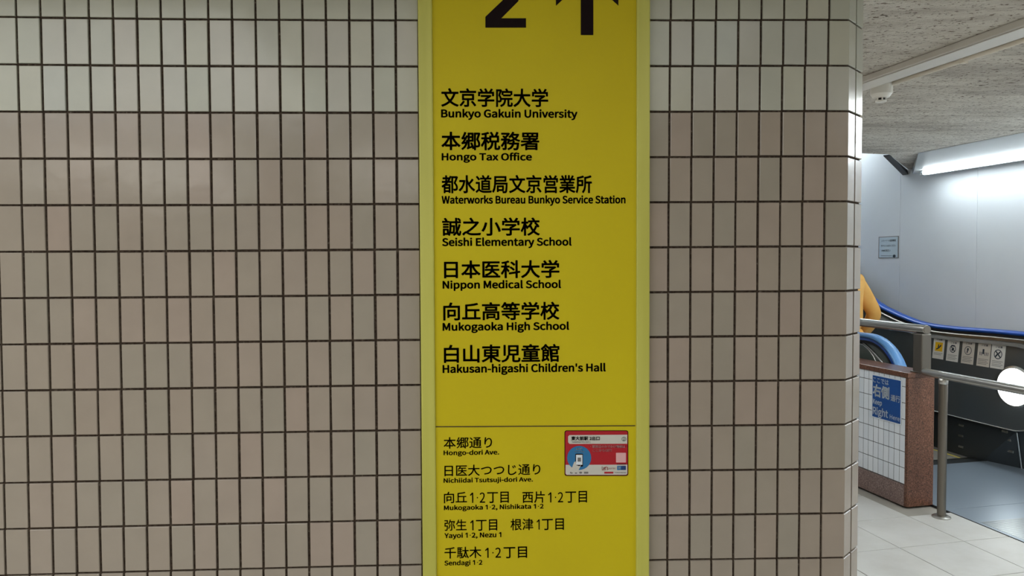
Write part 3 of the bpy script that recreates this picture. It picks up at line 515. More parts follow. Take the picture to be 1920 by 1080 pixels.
def put_tile(c, r, parent, org, me=TM):
    x0, _ = wpos(c, r + .5); x1, _ = wpos(c + 1, r + .5); _, z0 = wpos(c + .5, r); _, z1 = wpos(c + .5, r + 1)
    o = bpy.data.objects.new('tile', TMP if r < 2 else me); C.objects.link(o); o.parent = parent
    o.location = Vector(((x0 + x1) / 2 + random.gauss(0, .0002), random.gauss(0, .0002), (z0 + z1) / 2 + random.gauss(0, .0002))) - org
    sc = ((x1 - x0) - .0053) / .0452; sz = ((z0 - z1) - .0048) / .0957
    o.scale = (sc, 1, sz)
    o.rotation_euler = (random.gauss(0, .005), random.gauss(0, .0012), random.gauss(0, .006))
    return o
SX0, SX1 = -.139, .364        # sign
rest, restp = [], []
def flat_tile(x0, x1, z0, z1, y=0):
    bx = boxv(W, x0, x1, y, y + .006, z0, z1); return bx
for r in range(-3, 21):
    for c in range(-64, 34):
        x0 = c * .05 - .9891
        if x0 < XL: continue
        if c in range(18, 26) and -1 <= r <= 12: continue         # behind the sign board
        visible = (0 <= r < 12) and (c >= -1) and (c < 17 + 1 or c >= 26)
        if visible and not (c == -1):
            put_tile(c, r, wf, wo)
        else:
            a0, _ = wpos(c, r + .5); a1, _ = wpos(c + 1, r + .5); _, z0 = wpos(c + .5, r); _, z1 = wpos(c + .5, r + 1)
            if z0 > ZC + .01: continue
            z1 = max(z1, 0)
            ta, tb = random.gauss(0, .0002), 0
            (restp if r < 2 else rest).append(bevbox(lambda a, b, cc, k=ta: W(a, b + k * (a - a0) * 40, cc), a0 + .0024, a1 - .0024, 0, .006, z1 + .002, min(z0, ZC) - .002, .0009))
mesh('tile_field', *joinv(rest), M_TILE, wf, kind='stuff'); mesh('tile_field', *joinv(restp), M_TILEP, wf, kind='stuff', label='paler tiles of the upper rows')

# --- the chamfered corner with folded tiles, and the side face running back
def CP(s, d, z):              # s = distance along the folded corner face, d = outward(-)/inward depth
    k = 1 / math.sqrt(2); L0 = CORN; L1 = CH / k
    if s <= 0: return Vector((CORN + s + d * math.tan(math.radians(-22.5)) * 0, d, z))
    if s <= L1: return Vector((CORN + s * k - d * k * 1.0 if False else CORN + s * k - d * k, s * k + d * k, z))
    return Vector((CORN + CH - d, CH + (s - L1), z))
t8 = math.tan(math.radians(22.5))
def corner_outline(x0, d):    # polyline of the wall outline offset inward by d
    return [(x0, d), (CORN - d * t8, d), (CORN + CH - d, CH + d * t8), (CORN + CH - d, 3.2)]
# core
ol = corner_outline(.75, TT); core = [(p[0], p[1]) for p in ol] + [(.75, 3.2)]
V = [W(x, y, 0) for x, y in core] + [W(x, y, ZC) for x, y in core]; n = len(core)
wc = mesh('wall_corner', V, [tuple(range(n)), tuple(range(n, 2 * n))] + [(i, (i + 1) % n, n + (i + 1) % n, n + i) for i in range(n)], M_GROUT)
struct(wc, 'cut corner of the beige tiled wall clad in folded corner tiles', 'wall')
def fold_tile(kind, z0, z1, x0=None):
    """kind a: last face tile folding onto the chamfer; kind b: second half of the chamfer folding onto the side"""
    k = .70711; mid = CH / 2
    if kind == 'a': line = [(x0, 0), (CORN, 0), (CORN + mid - .0026, mid - .0026)]
    else: line = [(CORN + mid + .0026, mid + .0026), (CORN + CH, CH), (CORN + CH, CH + .046)]
    T = .0065
    if kind == 'a': inn = [(x0, T), (CORN - T * t8, T), (CORN + mid - .0026 - T * k, mid - .0026 + T * k)]
    else: inn = [(CORN + mid + .0026 - T * k, mid + .0026 + T * k), (CORN + CH - T, CH + T * t8), (CORN + CH - T, CH + .046)]
    b = .0012
    V = []
    for (x, y), (xi, yi) in zip(line, inn):
        V += [W(x, y, z0 + b), W(x, y, z1 - b), W(x + (xi - x) * .2, y + (yi - y) * .2, z0), W(x + (xi - x) * .2, y + (yi - y) * .2, z1), W(xi, yi, z0), W(xi, yi, z1)]
    Fs = []
    for i in range(2):
        a_, c_ = i * 6, (i + 1) * 6
        Fs += [(a_, c_, c_ + 1, a_ + 1), (a_ + 1, c_ + 1, c_ + 3, a_ + 3), (a_ + 3, c_ + 3, c_ + 5, a_ + 5), (a_, a_ + 2, c_ + 2, c_), (a_ + 2, a_ + 4, c_ + 4, c_ + 2)]
    Fs += [(0, 1, 3, 5, 4, 2), (12, 14, 16, 17, 15, 13)]
    return V, Fs
rest = []
for r in range(-3, 21):
    c = 34
    x0, _ = wpos(c, r + .5); x1, _ = wpos(c + 1, r + .5); _, z0 = wpos(34.5, r); _, z1 = wpos(34.5, r + 1)
    if z0 > ZC + .01: continue
    z1 = max(z1, 0); z0 = min(z0, ZC)
    zz = (z1 + .002, z0 - .002)
    A_ = fold_tile('a', *zz, x0=x1 + .0024); B_ = fold_tile('b', *zz)
    if -1 <= r < 12:
        put_tile(34, r, wc, ORG[wc.name])
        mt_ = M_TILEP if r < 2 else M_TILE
        mesh('corner_tile', *A_, mt_, wc); mesh('corner_tile', *B_, mt_, wc)
    else:
        rest += [bevbox(W, x0 + .0024, x1 - .0024, 0, .006, *zz, .0009), A_, B_]
    for k in range(60):
        y0 = CH + .05 + .05 * k
        rest.append(boxv(W, CORN + CH - .006, CORN + CH, y0, y0 + .0456, *zz))
mesh('tile_field', *joinv(rest), M_TILE, wc, kind='stuff')

# ================================================================== LIGHTS OF THE HALL (panels out of view, some added only for their light)
def hall_light(x0, x1, y0, y1, m, label):
    t = thing('ceiling_light', W((x0 + x1) / 2, (y0 + y1) / 2, ZC - .05), label, 'ceiling light', 'luminous ceiling panels of the hall')
    mesh('diffuser', *bevbox(W, x0, x1, y0, y1, ZC - .045, ZC - .02, .004), m, t)
    fr = [boxv(W, x0 - .03, x0, y0 - .03, y1 + .03, ZC - .05, ZC + .0), boxv(W, x1, x1 + .03, y0 - .03, y1 + .03, ZC - .05, ZC + .0),
          boxv(W, x0, x1, y0 - .03, y0, ZC - .05, ZC + .0), boxv(W, x0, x1, y1, y1 + .03, ZC - .05, ZC + .0)]
    mesh('frame', *joinv(fr), M_FIX, t)
hall_light(-3.6, -.75, -2.6, -.7, M_HALL, 'wide luminous ceiling panel over the left half of the tiled wall')
hall_light(-.69, .95, -2.6, -.7, M_HALLR, 'wide luminous ceiling panel over the yellow sign')
hall_light(-3.6, -2.0, -5.4, -3.6, M_HALL2, 'square luminous ceiling panel far behind on the left')
hall_light(-1.2, .2, -5.4, -4.0, M_HALL2, 'square luminous ceiling panel far behind in the middle')
hall_light(1.9, 3.5, -2.5, -.9, M_FILL3, 'added unseen light panel behind and to the right of the sign')  # added out of view to brighten the low wall's white tiles
t = thing('ceiling_light', E(4.0, 2.0, ZC - .05), 'added hidden light panel in the passage behind the tiled corner', 'ceiling light', 'luminous ceiling panels of the hall')  # added out of sight behind the pier to light the low wall
mesh('diffuser', *bevbox(E, 3.2, 4.9, 1.78, 2.14, ZC - .03, ZC - .01, .004), M_SIDE, t)
mesh('frame', *joinv([boxv(E, 3.17, 3.2, 1.75, 2.17, ZC - .035, ZC), boxv(E, 4.9, 4.93, 1.75, 2.17, ZC - .035, ZC), boxv(E, 3.2, 4.9, 1.75, 1.78, ZC - .035, ZC), boxv(E, 3.2, 4.9, 2.14, 2.17, ZC - .035, ZC)]), M_FIX, t)
t = thing('ceiling_light', E(1.8, 3.7, ZC - .05), 'added unseen light panel over the floor before the escalator', 'ceiling light', 'luminous ceiling panels of the hall')  # added out of view to give the escalator room more light
mesh('diffuser', *bevbox(E, 1.2, 2.7, 3.15, 4.2, ZC - .045, ZC - .02, .004), M_LOBBY, t)
mesh('frame', *joinv([boxv(E, 1.17, 1.2, 3.12, 4.23, ZC - .05, ZC), boxv(E, 2.7, 2.73, 3.12, 4.23, ZC - .05, ZC), boxv(E, 1.2, 2.7, 3.12, 3.15, ZC - .05, ZC), boxv(E, 1.2, 2.7, 4.2, 4.23, ZC - .05, ZC)]), M_FIX, t)

# ================================================================== YELLOW SIGN
def SP(px, py, Y=-.0121):     # photo point -> point on the sign's face plane
    d = ray(px, py); return EYE + d * ((Y - EYE.y) / d.y)
ZT, ZB = 2.26, .32
sg = thing('direction_sign', W(.1125, 0, ZB), 'tall yellow exit direction sign with black Japanese and English place names', 'sign')
yb = mesh('sign_panel', *boxv(W, SX0 + .028, SX1 - .028, -.010, .006, ZB + .02, ZT - .02), M_YEL, sg)
for a_, b_ in ((SX0, SX0 + .0305), (SX1 - .0295, SX1)):
    mesh('frame_stile', *bevbox(W, a_, b_, -.016, .006, ZB, ZT, .003), M_YFR, sg)
for a_, b_ in ((ZB, ZB + .03), (ZT - .03, ZT)):
    mesh('frame_rail', *bevbox(W, SX0 + .0305, SX1 - .0295, -.016, .006, a_, b_, .003), M_YFR, sg)
mesh('divider_line', [SP(817, 799.2, -.0106), SP(1191, 797.2, -.0106), SP(1191, 799.2, -.0106), SP(817, 801.2, -.0106)], [(0, 1, 2, 3)], M_LINE, sg)
YT = -.0106
def tline(pieces, bold):
    L = []
    for pc in pieces:
        s, x0, x1, y0, y1 = pc[:5]; bd = pc[5] if len(pc) > 5 else bold
        vs, fs = glyphs(s, bd)
        c00 = SP((x0 + x1) / 2, (y0 + y1) / 2, YT); a_ = SP(x0, (y0 + y1) / 2, YT).x; b_ = SP(x1, (y0 + y1) / 2, YT).x
        zt = SP((x0 + x1) / 2, y0, YT).z; zb = SP((x0 + x1) / 2, y1, YT).z
        L.append(([W(a_ + p * (b_ - a_), YT, zb + q * (zt - zb)) for p, q in vs], fs))
    V, Fs = joinv(L); mesh('lettering', V, Fs, M_BLK, sg)
JB, EB = .020, .036
tline([('文京学院大学', 827, 1028, 165.6, 200.7)], JB)
tline([('Bunkyo Gakuin University', 827, 1082.8, 204.3, 225.1)], EB)
tline([('本郷税務署', 827.4, 1011.2, 246.9, 281.9)], JB)
tline([('Hongo Tax Office', 828, 997.4, 285.9, 305.3)], EB)
tline([('都水道局文京営業所', 827.7, 1109.8, 328, 362.5)], JB)
tline([('Waterworks Bureau Bunkyo Service Station', 828, 1172.9, 366, 386)], EB)
tline([('誠之小学校', 828.9, 1012.3, 407.7, 442.4)], JB)
tline([('Seishi Elementary School', 828.9, 1071.8, 445, 465.4)], EB)
tline([('日本医科大学', 832.5, 1049, 487.7, 521.7)], JB)
tline([('Nippon Medical School', 829.8, 1052, 525, 545)], EB)
tline([('向丘高等学校', 831, 1049, 566.2, 600.4)], JB)
tline([('Mukogaoka High School', 829.8, 1067.2, 603.5, 624)], EB)
tline([('白山東児童館', 832.2, 1048.9, 645.4, 679.8)], JB)
tline([("Hakusan-higashi Children's Hall", 829.8, 1135.8, 681.7, 702.7)], EB)
J2, E2 = .010, .032
tline([('本郷通り', 831.7, 922.7, 819.3, 840.8)], J2)
tline([('Hongo-dori Ave.', 831.7, 936, 843.3, 855.7)], E2)
tline([('日医大つつじ通り', 833.3, 1013.3, 870.7, 891.8)], J2)
tline([('Nichiidai Tsutsuji-dori Ave.', 831.7, 999.3, 895, 906.7)], E2)
tline([('向丘', 832.3, 875.5, 921.9, 943.3), ('1·2', 881, 909.5, 923.5, 942.8), ('丁目', 913.3, 954, 922, 943)], J2)
tline([('西片', 979.3, 1021.7, 921, 943), ('1·2', 1027.5, 1056, 923, 942), ('丁目', 1060, 1100.7, 920.7, 942.5)], J2)
tline([('Mukogaoka 1·2, Nishikata 1·2', 832.3, 1019.3, 945.7, 957.8)], E2)
tline([('弥生', 833.3, 875, 974, 995), ('1', 881.5, 887.8, 975.5, 994.3), ('丁目', 892.3, 932.3, 974, 995)], J2)
tline([('根津', 957.3, 1000, 972.3, 994.3), ('1', 1006, 1011.8, 974, 993), ('丁目', 1016, 1057.3, 972.3, 993.8)], J2)
tline([('Yayoi 1·2, Nezu 1', 833.3, 940, 998.3, 1010.8)], E2)
tline([('千駄木', 833.3, 902.7, 1025.3, 1047), ('1·2', 909.5, 939.3, 1027, 1045.8), ('丁目', 944, 988.3, 1025, 1046.5)], J2)
tline([('Sendagi 1·2', 833.3, 904.5, 1050, 1062.4)], E2)
# the large numeral 2, drawn as a heavy stroke
def PXP(pts, m, name):
    V = [SP(x, y, YT) for x, y in pts]; return mesh(name, V, [tuple(range(len(V)))], m, sg)
num = [([(910, 34.2), (986.3, 34.2), (986.3, 51.8), (910, 51.8)])]
outer, inner = [], []
for k in range(17):
    a_ = math.radians(168 - k * 13.2); outer.append((946 + 38 * math.cos(a_), -36 - 34 * math.sin(a_))); inner.append((946 + 17 * math.cos(a_), -36 - 15 * math.sin(a_)))
V = [SP(x, y, YT) for x, y in outer + inner]; Fs = [(i, i + 1, 17 + i + 1, 17 + i) for i in range(16)]
dg_ = [(910, 34.2), (910, 31.5), (944, -1), (inner[-1][0], inner[-1][1]), (outer[-1][0], outer[-1][1]), (972, 2), (940, 34.2)]
nb = len(V); V += [SP(x, y, YT) for x, y in dg_]; Fs.append(tuple(range(nb, nb + len(dg_))))
nb = len(V); V += [SP(x, y, YT) for x, y in num[0]]; Fs.append(tuple(range(nb, nb + 4)))
mesh('numeral', V, Fs, M_BLK, sg)
ar = [(1088.9, 65.7), (1112.5, 65.7), (1112.5, -32), (1159.6, 10.8), (1159.6, -22), (1100.7, -80), (1042.4, -22), (1042.4, 10.8), (1088.9, -32)]
V = [SP(x, y, YT) for x, y in ar]
mesh('arrow', V, [(0, 1, 2, 8), (2, 3, 4, 5), (5, 6, 7, 8), (2, 5, 8)], M_BLK, sg)

# small touch-here sticker on the sign
st = thing('information_sticker', SP(1118, 892, -.0106), 'small red and grey station exit sticker on the yellow sign', 'sticker')
def KP(px, py, d=0): return SP(px, py, -.0112 - d)
def kslab(pts, m, name, d0, d1, **k):
    n = len(pts); V = [KP(x, y, d0) for x, y in pts] + [KP(x, y, d1) for x, y in pts]
    Fs = [tuple(range(n)), tuple(range(n, 2 * n))[::-1]] + [(i, (i + 1) % n, n + (i + 1) % n, n + i) for i in range(n)]
    return mesh(name, V, Fs, m, st, **k)
def kflat(pts, m, name, d=.0004, **k): return mesh(name, [KP(x, y, d) for x, y in pts], [tuple(range(len(pts)))], m, st, **k)
kslab(rrect(1058.5, 1178, 807, 892.2, 4), M_BLK, 'border', -.0005, .0001)
kslab(rrect(1059.8, 1176.8, 808.2, 890.8, 3.4), M_RED, 'card', -.0004, .0003)
kflat([(1060.4, 871.6), (1176.2, 871.2), (1176.2, 888), (1173.8, 890.2), (1062.6, 890.4), (1060.4, 888)], M_LGREY, 'lower_band', .0005)
kflat([(1065.2, 818.5), (1067.5, 815.8), (1176, 815), (1176, 832), (1068, 832.4), (1065.2, 829.5)], M_LGREY, 'title_band', .0005)
kflat(circ(1086, 858.6, 22.6, 22.6), M_CBLUE, 'circle', .0007)
kflat(rrect(1078.8, 1093.2, 850.6, 875, 1.5), M_BLK, 'phone', .0010)
kflat([(1080.2, 852.8), (1092, 852.8), (1092, 871.5), (1080.2, 871.5)], M_PWHITE, 'phone_screen', .0012)
kflat([(1072.5, 877), (1076.5, 866.5), (1079.5, 865), (1080.5, 872), (1086, 874.2), (1089, 872.4), (1087.6, 876), (1084.8, 881), (1083.5, 886), (1071, 886)], M_LGREY, 'hand_picture', .0014)
kflat([(1083, 858), (1089.4, 858), (1089.4, 865.5), (1083, 865.5)], M_GREYP, 'phone_picture', .0014)
kflat(rrect(1155, 1173.6, 849, 867.2, .8), M_PINK, 'blank_square', .0005)
kflat([(1156.6, 869.6), (1173.6, 869.4), (1173.6, 870.6), (1156.6, 870.8)], M_BLK, 'bar', .0007)
def klet(pieces, m, bold=.01, d=.0014):
    L = []
    for s, x0, x1, y0, y1 in pieces:
        vs, fs = glyphs(s, bold); L.append(([KP(x0 + p * (x1 - x0), y1 + q * (y0 - y1), d) for p, q in vs], fs))
    mesh('lettering', *joinv(L), m, st)
klet([('東大前駅 2出口', 1071, 1124.5, 818, 825.8)], M_BLK, .03)
klet([('Todaimae Sta. Exit 2', 1072, 1107, 827, 830)], M_GREYP)
klet([('・駅周辺のおでかけ情報は', 1107, 1172, 834.6, 840), ('ここからGET!', 1111.5, 1147, 841.6, 847)], M_PINK, .02)
klet([('NFC', 1080.5, 1092, 839.5, 844.2), ('TOUCH HERE', 1077, 1095.5, 846, 848)], M_LGREY, .015)
klet([("Let's", 1128.5, 1140.5, 874, 881.5)], M_RED, .03)
klet([('ENJOY TOKYO', 1141.5, 1154, 877, 880)], M_RED, .01)
kflat([(1133, 884.5), (1150, 884.5), (1150, 888), (1133, 888)], M_RED, 'red_bar', .0007)
kflat([(1157, 873.4), (1173.6, 873.2), (1173.6, 881.2), (1157, 881.4)], M_DBLUE, 'blue_block', .0007)
kflat([(1157, 873.4), (1164.6, 873.3), (1164.6, 881.3), (1157, 881.4)], M_CBLUE, 'blue_block', .0009)
klet([('M', 1159, 1163, 875.4, 879.4)], M_PWHITE, .03)
klet([('TOKYO METRO', 1152.5, 1174, 885, 887.4)], M_GREYP)
kflat(circ(1169.8, 823.2, 4.3), M_LGREEN, 'ring', .0007); kflat(circ(1169.8, 823.2, 3.2), M_LGREY, 'ring_centre', .0010)
klet([('2', 1168.2, 1171.4, 820.8, 825.8)], M_LGREEN, .02)
for k, x in enumerate((1071.5, 1080, 1088.8, 1099)):
    w_ = (2.8, 2.0, 3.0, 4.0)[k]
    kflat(circ(x, 886.2, w_, 1.8, 12) if k % 2 == 0 else [(x - w_, 884.6), (x + w_, 884.6), (x + w_, 888), (x - w_, 888)], M_GREYP, 'small_icon', .0010)

# ================================================================== LOW WALL WITH GRANITE END
lw = mesh('wall_low', *boxv(E, 3.86, 9.0, 3.3216, 3.496, 0, .795), M_WGROUT)
struct(lw, 'low partition clad in small white tiles with red-brown granite end and coping', 'low wall')
lo = ORG[lw.name]
mesh('granite_end', *bevbox(E, 3.838, 3.862, 3.316, 3.504, 0, .792, .003), M_GRAN, lw)
mesh('granite_coping', *bevbox(E, 3.836, 9.0, 3.312, 3.508, .792, .824, .004), M_GRAN, lw)
mesh('granite_base', *bevbox(E, 3.862, 9.0, 3.312, 3.33, 0, .131, .002), M_GRANB, lw)
mesh('granite_side', *bevbox(E, 3.862, 9.0, 3.494, 3.504, 0, .792, .002), M_GRAN, lw)
WT = tile_mesh('white_tile', .0436, .0963, .006, .0008, M_WTILE)
WTP = tile_mesh('white_tile_cut', .0436, .054, .006, .0008, M_WTILE)
rest = []
for k in range(60):
    for r in range(7):
        u0 = 3.862 + .047 * k; z0 = .134 + .1 * r; z1 = min(z0 + .1, .791)
        if k < 12:
            o = bpy.data.objects.new('tile', WT if r < 6 else WTP); C.objects.link(o); o.parent = lw
            o.location = E(u0 + .0235, 3.320, (z0 + z1) / 2) - lo
            o.rotation_euler = (random.gauss(0, .004), random.gauss(0, .002), A - math.pi / 2 + random.gauss(0, .004))
        else: rest.append(boxv(E, u0 + .0012, u0 + .0458, 3.320, 3.327, z0 + .0012, z1 - .0012))
mesh('tile_field', *joinv(rest), M_WTILE, lw, kind='stuff')

# blue keep-right sign on the low wall
ks = thing('keep_right_sign', E(4.02, 3.319, .49), 'small blue and white keep right sign on the white tiled low wall', 'sign')
def BP(x, y, d=0):            # x 0..1 left to right, y 0..1 top to bottom
    return E(4.155 - x * .262, 3.3185 - d, .772 - y * .279)
def bslab(pts, m, name, d0, d1, par=ks):
    n = len(pts); V = [BP(x, y, d0) for x, y in pts] + [BP(x, y, d1) for x, y in pts]
    Fs = [tuple(range(n)), tuple(range(n, 2 * n))[::-1]] + [(i, (i + 1) % n, n + (i + 1) % n, n + i) for i in range(n)]
    return mesh(name, V, Fs, m, par)
bslab([(0, 0), (1, 0), (1, 1), (0, 1)], M_PWHITE, 'plate', 0, .003)
bslab([(.025, .02), (.975, .02), (.975, .98), (.025, .98)], M_BSIGN, 'blue_face', .003, .0036)
def blet(pieces, bold=.03):
    L = []
    for s, x0, x1, y0, y1 in pieces:
        vs, fs = glyphs(s, bold); L.append(([BP(x0 + p * (x1 - x0), y1 + q * (y0 - y1), .0042) for p, q in vs], fs))
    mesh('lettering', *joinv(L), M_PWHITE, ks)
blet([('ここでは', .045, .58, .06, .18)], .02)
blet([('右側', .04, .61, .215, .505)], .035); blet([('通行', .655, .965, .365, .515)], .02)
blet([('Keep', .045, .36, .565, .715)], .03); blet([('Right', .045, .57, .735, .975)], .028); blet([('Here', .63, .96, .825, .925)], .022)

# ================================================================== HANDRAILS
ur = thing('upper_handrail', E(3.9, 3.41, .824), 'thick stainless handrail on a steel post above the granite coping', 'handrail')
rp_ = [E(3.80, 3.41, 1.088), E(3.806, 3.41, 1.088)] + [E(3.806 + .3 * k, 3.41, 1.088) for k in range(1, 16)]
mesh('rail', *tube(rp_, [.0255] + [.0275] * 16, 28), M_STEEL, ur, smooth=False)
for p in ur.children[-1].data.polygons:
    p.use_smooth = len(p.vertices) == 4
mesh('end_cap', *disc(E(3.8, 3.41, 1.088), E(-1, 0, 0) - E(0, 0, 0), .0255, .004, 28, .002), M_STEELD, ur)
mesh('post', *bevbox(E, 3.80, 3.875, 3.375, 3.445, .824, 1.064, .008), M_STEELP, ur)
mesh('post', *bevbox(E, 5.2, 5.275, 3.375, 3.445, .824, 1.064, .008), M_STEELP, ur)
mesh('post_foot', *bevbox(E, 3.792, 3.883, 3.365, 3.455, .824, .832, .003), M_STEELD, ur)

lr = thing('lower_handrail', E(3.642, 3.384, 0), 'stainless tube handrail on a floor post in front of the landing plate', 'handrail')
R_ = .0235; pts = []
for k in range(5):
    a_ = math.radians(90 - k * 22.5)
    pts.append((3.79 - .0 - R_ * (1 - math.sin(math.radians(90 - k * 22.5))) * 0, k))
rl = [E(3.800, 3.384, .835), E(3.797, 3.384, .835), E(3.790, 3.384, .835), E(3.775, 3.384, .835)] + [E(3.6 - .3 * k, 3.384, .835) for k in range(0, 7)]
o = mesh('rail', *tube(rl, [.008, .016, .021, .0235] + [.0235] * 7, 24), M_STEEL, lr, smooth=True)
mesh('post', *tube([E(3.642, 3.384, 0.004), E(3.642, 3.384, .79)], .0235, 24, False), M_STEELD, lr, smooth=True)
mesh('collar', *tube([E(3.642, 3.384, .785), E(3.642, 3.384, .80), E(3.642, 3.384, .82)], [.0245, .0255, .0255], 24), M_STEEL, lr, smooth=True)
mesh('floor_flange', *tube([E(3.642, 3.384, 0), E(3.642, 3.384, .006), E(3.642, 3.384, .012), E(3.642, 3.384, .014)], [.05, .05, .042, .03], 32), M_STEEL, lr, smooth=False)
mesh('post', *tube([E(1.9, 3.384, 0.004), E(1.9, 3.384, .79)], .0235, 24, False), M_STEELD, lr, smooth=True)

# ================================================================== ESCALATOR
es = thing('escalator', E(4.3, 4.15, 0), 'escalator with blue handrails dark balustrades and steel landing plate', 'escalator')
# landing plate
mesh('landing_plate', *bevbox(E, 3.742, 4.60, 3.506, 4.86, -.01, .002, .001), M_PLATE, es)
mesh('landing_plate', *bevbox(E, 3.0, 3.738, 3.506, 4.94, -.01, .002, .001), M_PLATE, es)
rb = [boxv(E, 3.03 + .0145 * k, 3.0375 + .0145 * k, 3.53, 4.90, .0018, .0035) for k in range(34)]
mesh('landing_ribs', *joinv(rb), M_PLATE2, es, kind='stuff')
mesh('border_strip', *boxv(E, 3.0, 4.70, 3.500, 3.5065, -.01, .0028), M_DARK, es)
mesh('comb_plate', *bevbox(E, 4.602, 4.69, 3.72, 4.66, -.01, .0015, .001), M_STEP, es)
mesh('comb_teeth', *joinv([boxv(E, 4.69, 4.74, 3.73 + .0152 * k, 3.737 + .0152 * k, -.018, -.004) for k in range(61)]), M_STEP, es, kind='stuff')
# steps
tops = [(4.70, -.012)]; zt = [-.012, .018, .13] + [.13 + .21 * k for k in range(1, 20)]
for k in range(20):
    u0 = 4.70 + .4 * k; z = zt[k]
    s_ = [boxv(E, u0, u0 + .405, 3.73, 4.655, z - .03, z - .006), boxv(E, u0, u0 + .02, 3.73, 4.655, z - .24, z - .006)]
    s_ += [boxv(E, u0, u0 + .405, 3.735 + .0152 * q, 3.744 + .0152 * q, z - .007, z) for q in range(61)]
    stp = mesh('step', *joinv(s_), M_STEP, es)
    yl = [boxv(E, u0, u0 + .40, 4.575, 4.595, z - .004, z + .001), boxv(E, u0, u0 + .40, 3.74, 3.76, z - .004, z + .001), boxv(E, u0 + .388, u0 + .402, 3.735, 4.65, z - .004, z + .001)]
    mesh('yellow_edge', *joinv(yl), M_YLINE, stp)
# handrail paths
def arc(cu, cz, r, a0, a1, n): return [(cu + r * math.cos(math.radians(a0 + (a1 - a0) * k / n)), cz + r * math.sin(math.radians(a0 + (a1 - a0) * k / n))) for k in range(n + 1)]
rise = [(4.94, .963), (5.15, .963), (5.291, .970), (5.40, .984), (5.492, 1.004), (5.59, 1.026), (5.684, 1.052), (5.79, 1.082), (5.886, 1.120), (5.97, 1.163), (6.048, 1.218)]
sl = [(6.048 + .45 * k, 1.218 + .29 * k) for k in range(1, 16)]
far_path = arc(4.36, .628, .347, 262, 90, 26) + [(4.6, .972)] + rise + sl
oval = [(.043 * math.cos(a_ * math.pi / 8), .019 * math.sin(a_ * math.pi / 8)) for a_ in range(16)]
def at(v, prof): return [(v + a, b) for a, b in prof]
mesh('handrail', *sweep(far_path[::-1], at(4.745, oval)), M_BLUE, es, smooth=True, label='far blue rubber handrail')
mesh('handrail_guide', *sweep(far_path, [(4.72, -.040), (4.77, -.040), (4.77, -.012), (4.72, -.012)]), M_DARK, es)
def off(path, d):             # path moved by d along its inner normal
    out = []
    for i, (u, z) in enumerate(path):
        a_ = path[max(i - 1, 0)]; b_ = path[min(i + 1, len(path) - 1)]
        t = Vector((b_[0] - a_[0], b_[1] - a_[1])).normalized(); out.append((u - t.y * d, z + t.x * d))
    return out
# deck mouldings along the far balustrade
fp = far_path[::-1]
deck = [(4.655, -.088), (4.80, -.088), (4.80, -.068), (4.70, -.060), (4.668, -.064)]
# normals: path reversed runs towards the viewer, so its left normal points down; mirror n
def sweepr(path, prof): return sweep(path[::-1], prof)
mesh('deck_moulding', *sweep(far_path, [(v, -n) for v, n in deck] if False else deck), M_STEELD, es)
mesh('deck_moulding', *sweep(far_path, [(4.690, -.060), (4.716, -.060), (4.716, -.036), (4.70, -.034), (4.692, -.040)]), M_STEELD, es)
mesh('wall_deck', *sweep(far_path[24:], [(4.79, -.20), (4.945, -.20), (4.945, -.17), (4.79, -.17)]), M_STEELD, es)
# far interior panel, leaning slightly outward, rounded at the newel
def FPN(u, z, d=0): return E(u, 4.648 + .10 * (z - .60) + d, z)
top_path = off(far_path, -.078)
low = [(4.36 + .0, .29)]
outl = arc(4.36, .60, .305, 268, 95, 20) + [p for p in off(far_path, -.075)[28:]]
bot = [(u, z - .6) for u, z in outl[21:]][::-1]
# bottom line: straight at z .29 until the escalator rises
bot = [(12.8, outl[-1][1] - .62), (6.2, .62), (5.6, .36), (5.25, .295), (4.9, .292)]
pts = outl + bot
n = len(pts); V = [FPN(u, z) for u, z in pts] + [FPN(u, z, .03) for u, z in pts]
mesh('balustrade_panel', V, [tuple(range(n)), tuple(range(n, 2 * n))] + [(i, (i + 1) % n, n + (i + 1) % n, n + i) for i in range(n)], M_PANEL, es)
# bright seam under it
seam = [(12.8, outl[-1][1] - .62), (6.2, .62), (5.6, .36), (5.25, .295), (4.9, .29), (4.6, .29), (4.40, .291)] + arc(4.36, .60, .31, 262, 215, 6)
V, Fs = joinv([tube([FPN(u, z, -.002) for u, z in seam], .0042, 8)])
mesh('seam_trim', V, Fs, M_STEEL, es, smooth=True)
# skirt: runs straight, then flares at the entry
sk = [(14, 4.66), (4.64, 4.66), (4.37, 4.75), (4.05, 4.80)]
V = []; Fs = []
for u, v in sk:
    zb = -.02 if u < 5 else (-.3); ztop = .30 if u < 5 else 5.0
    V += [E(u, v + .004, -.02), E(u, (v if u > 4.6 else v - .05) + .0, .30 if u < 5 else 4.2), E(u, v + .12, -.02), E(u, v + .12, .30 if u < 5 else 4.2)]
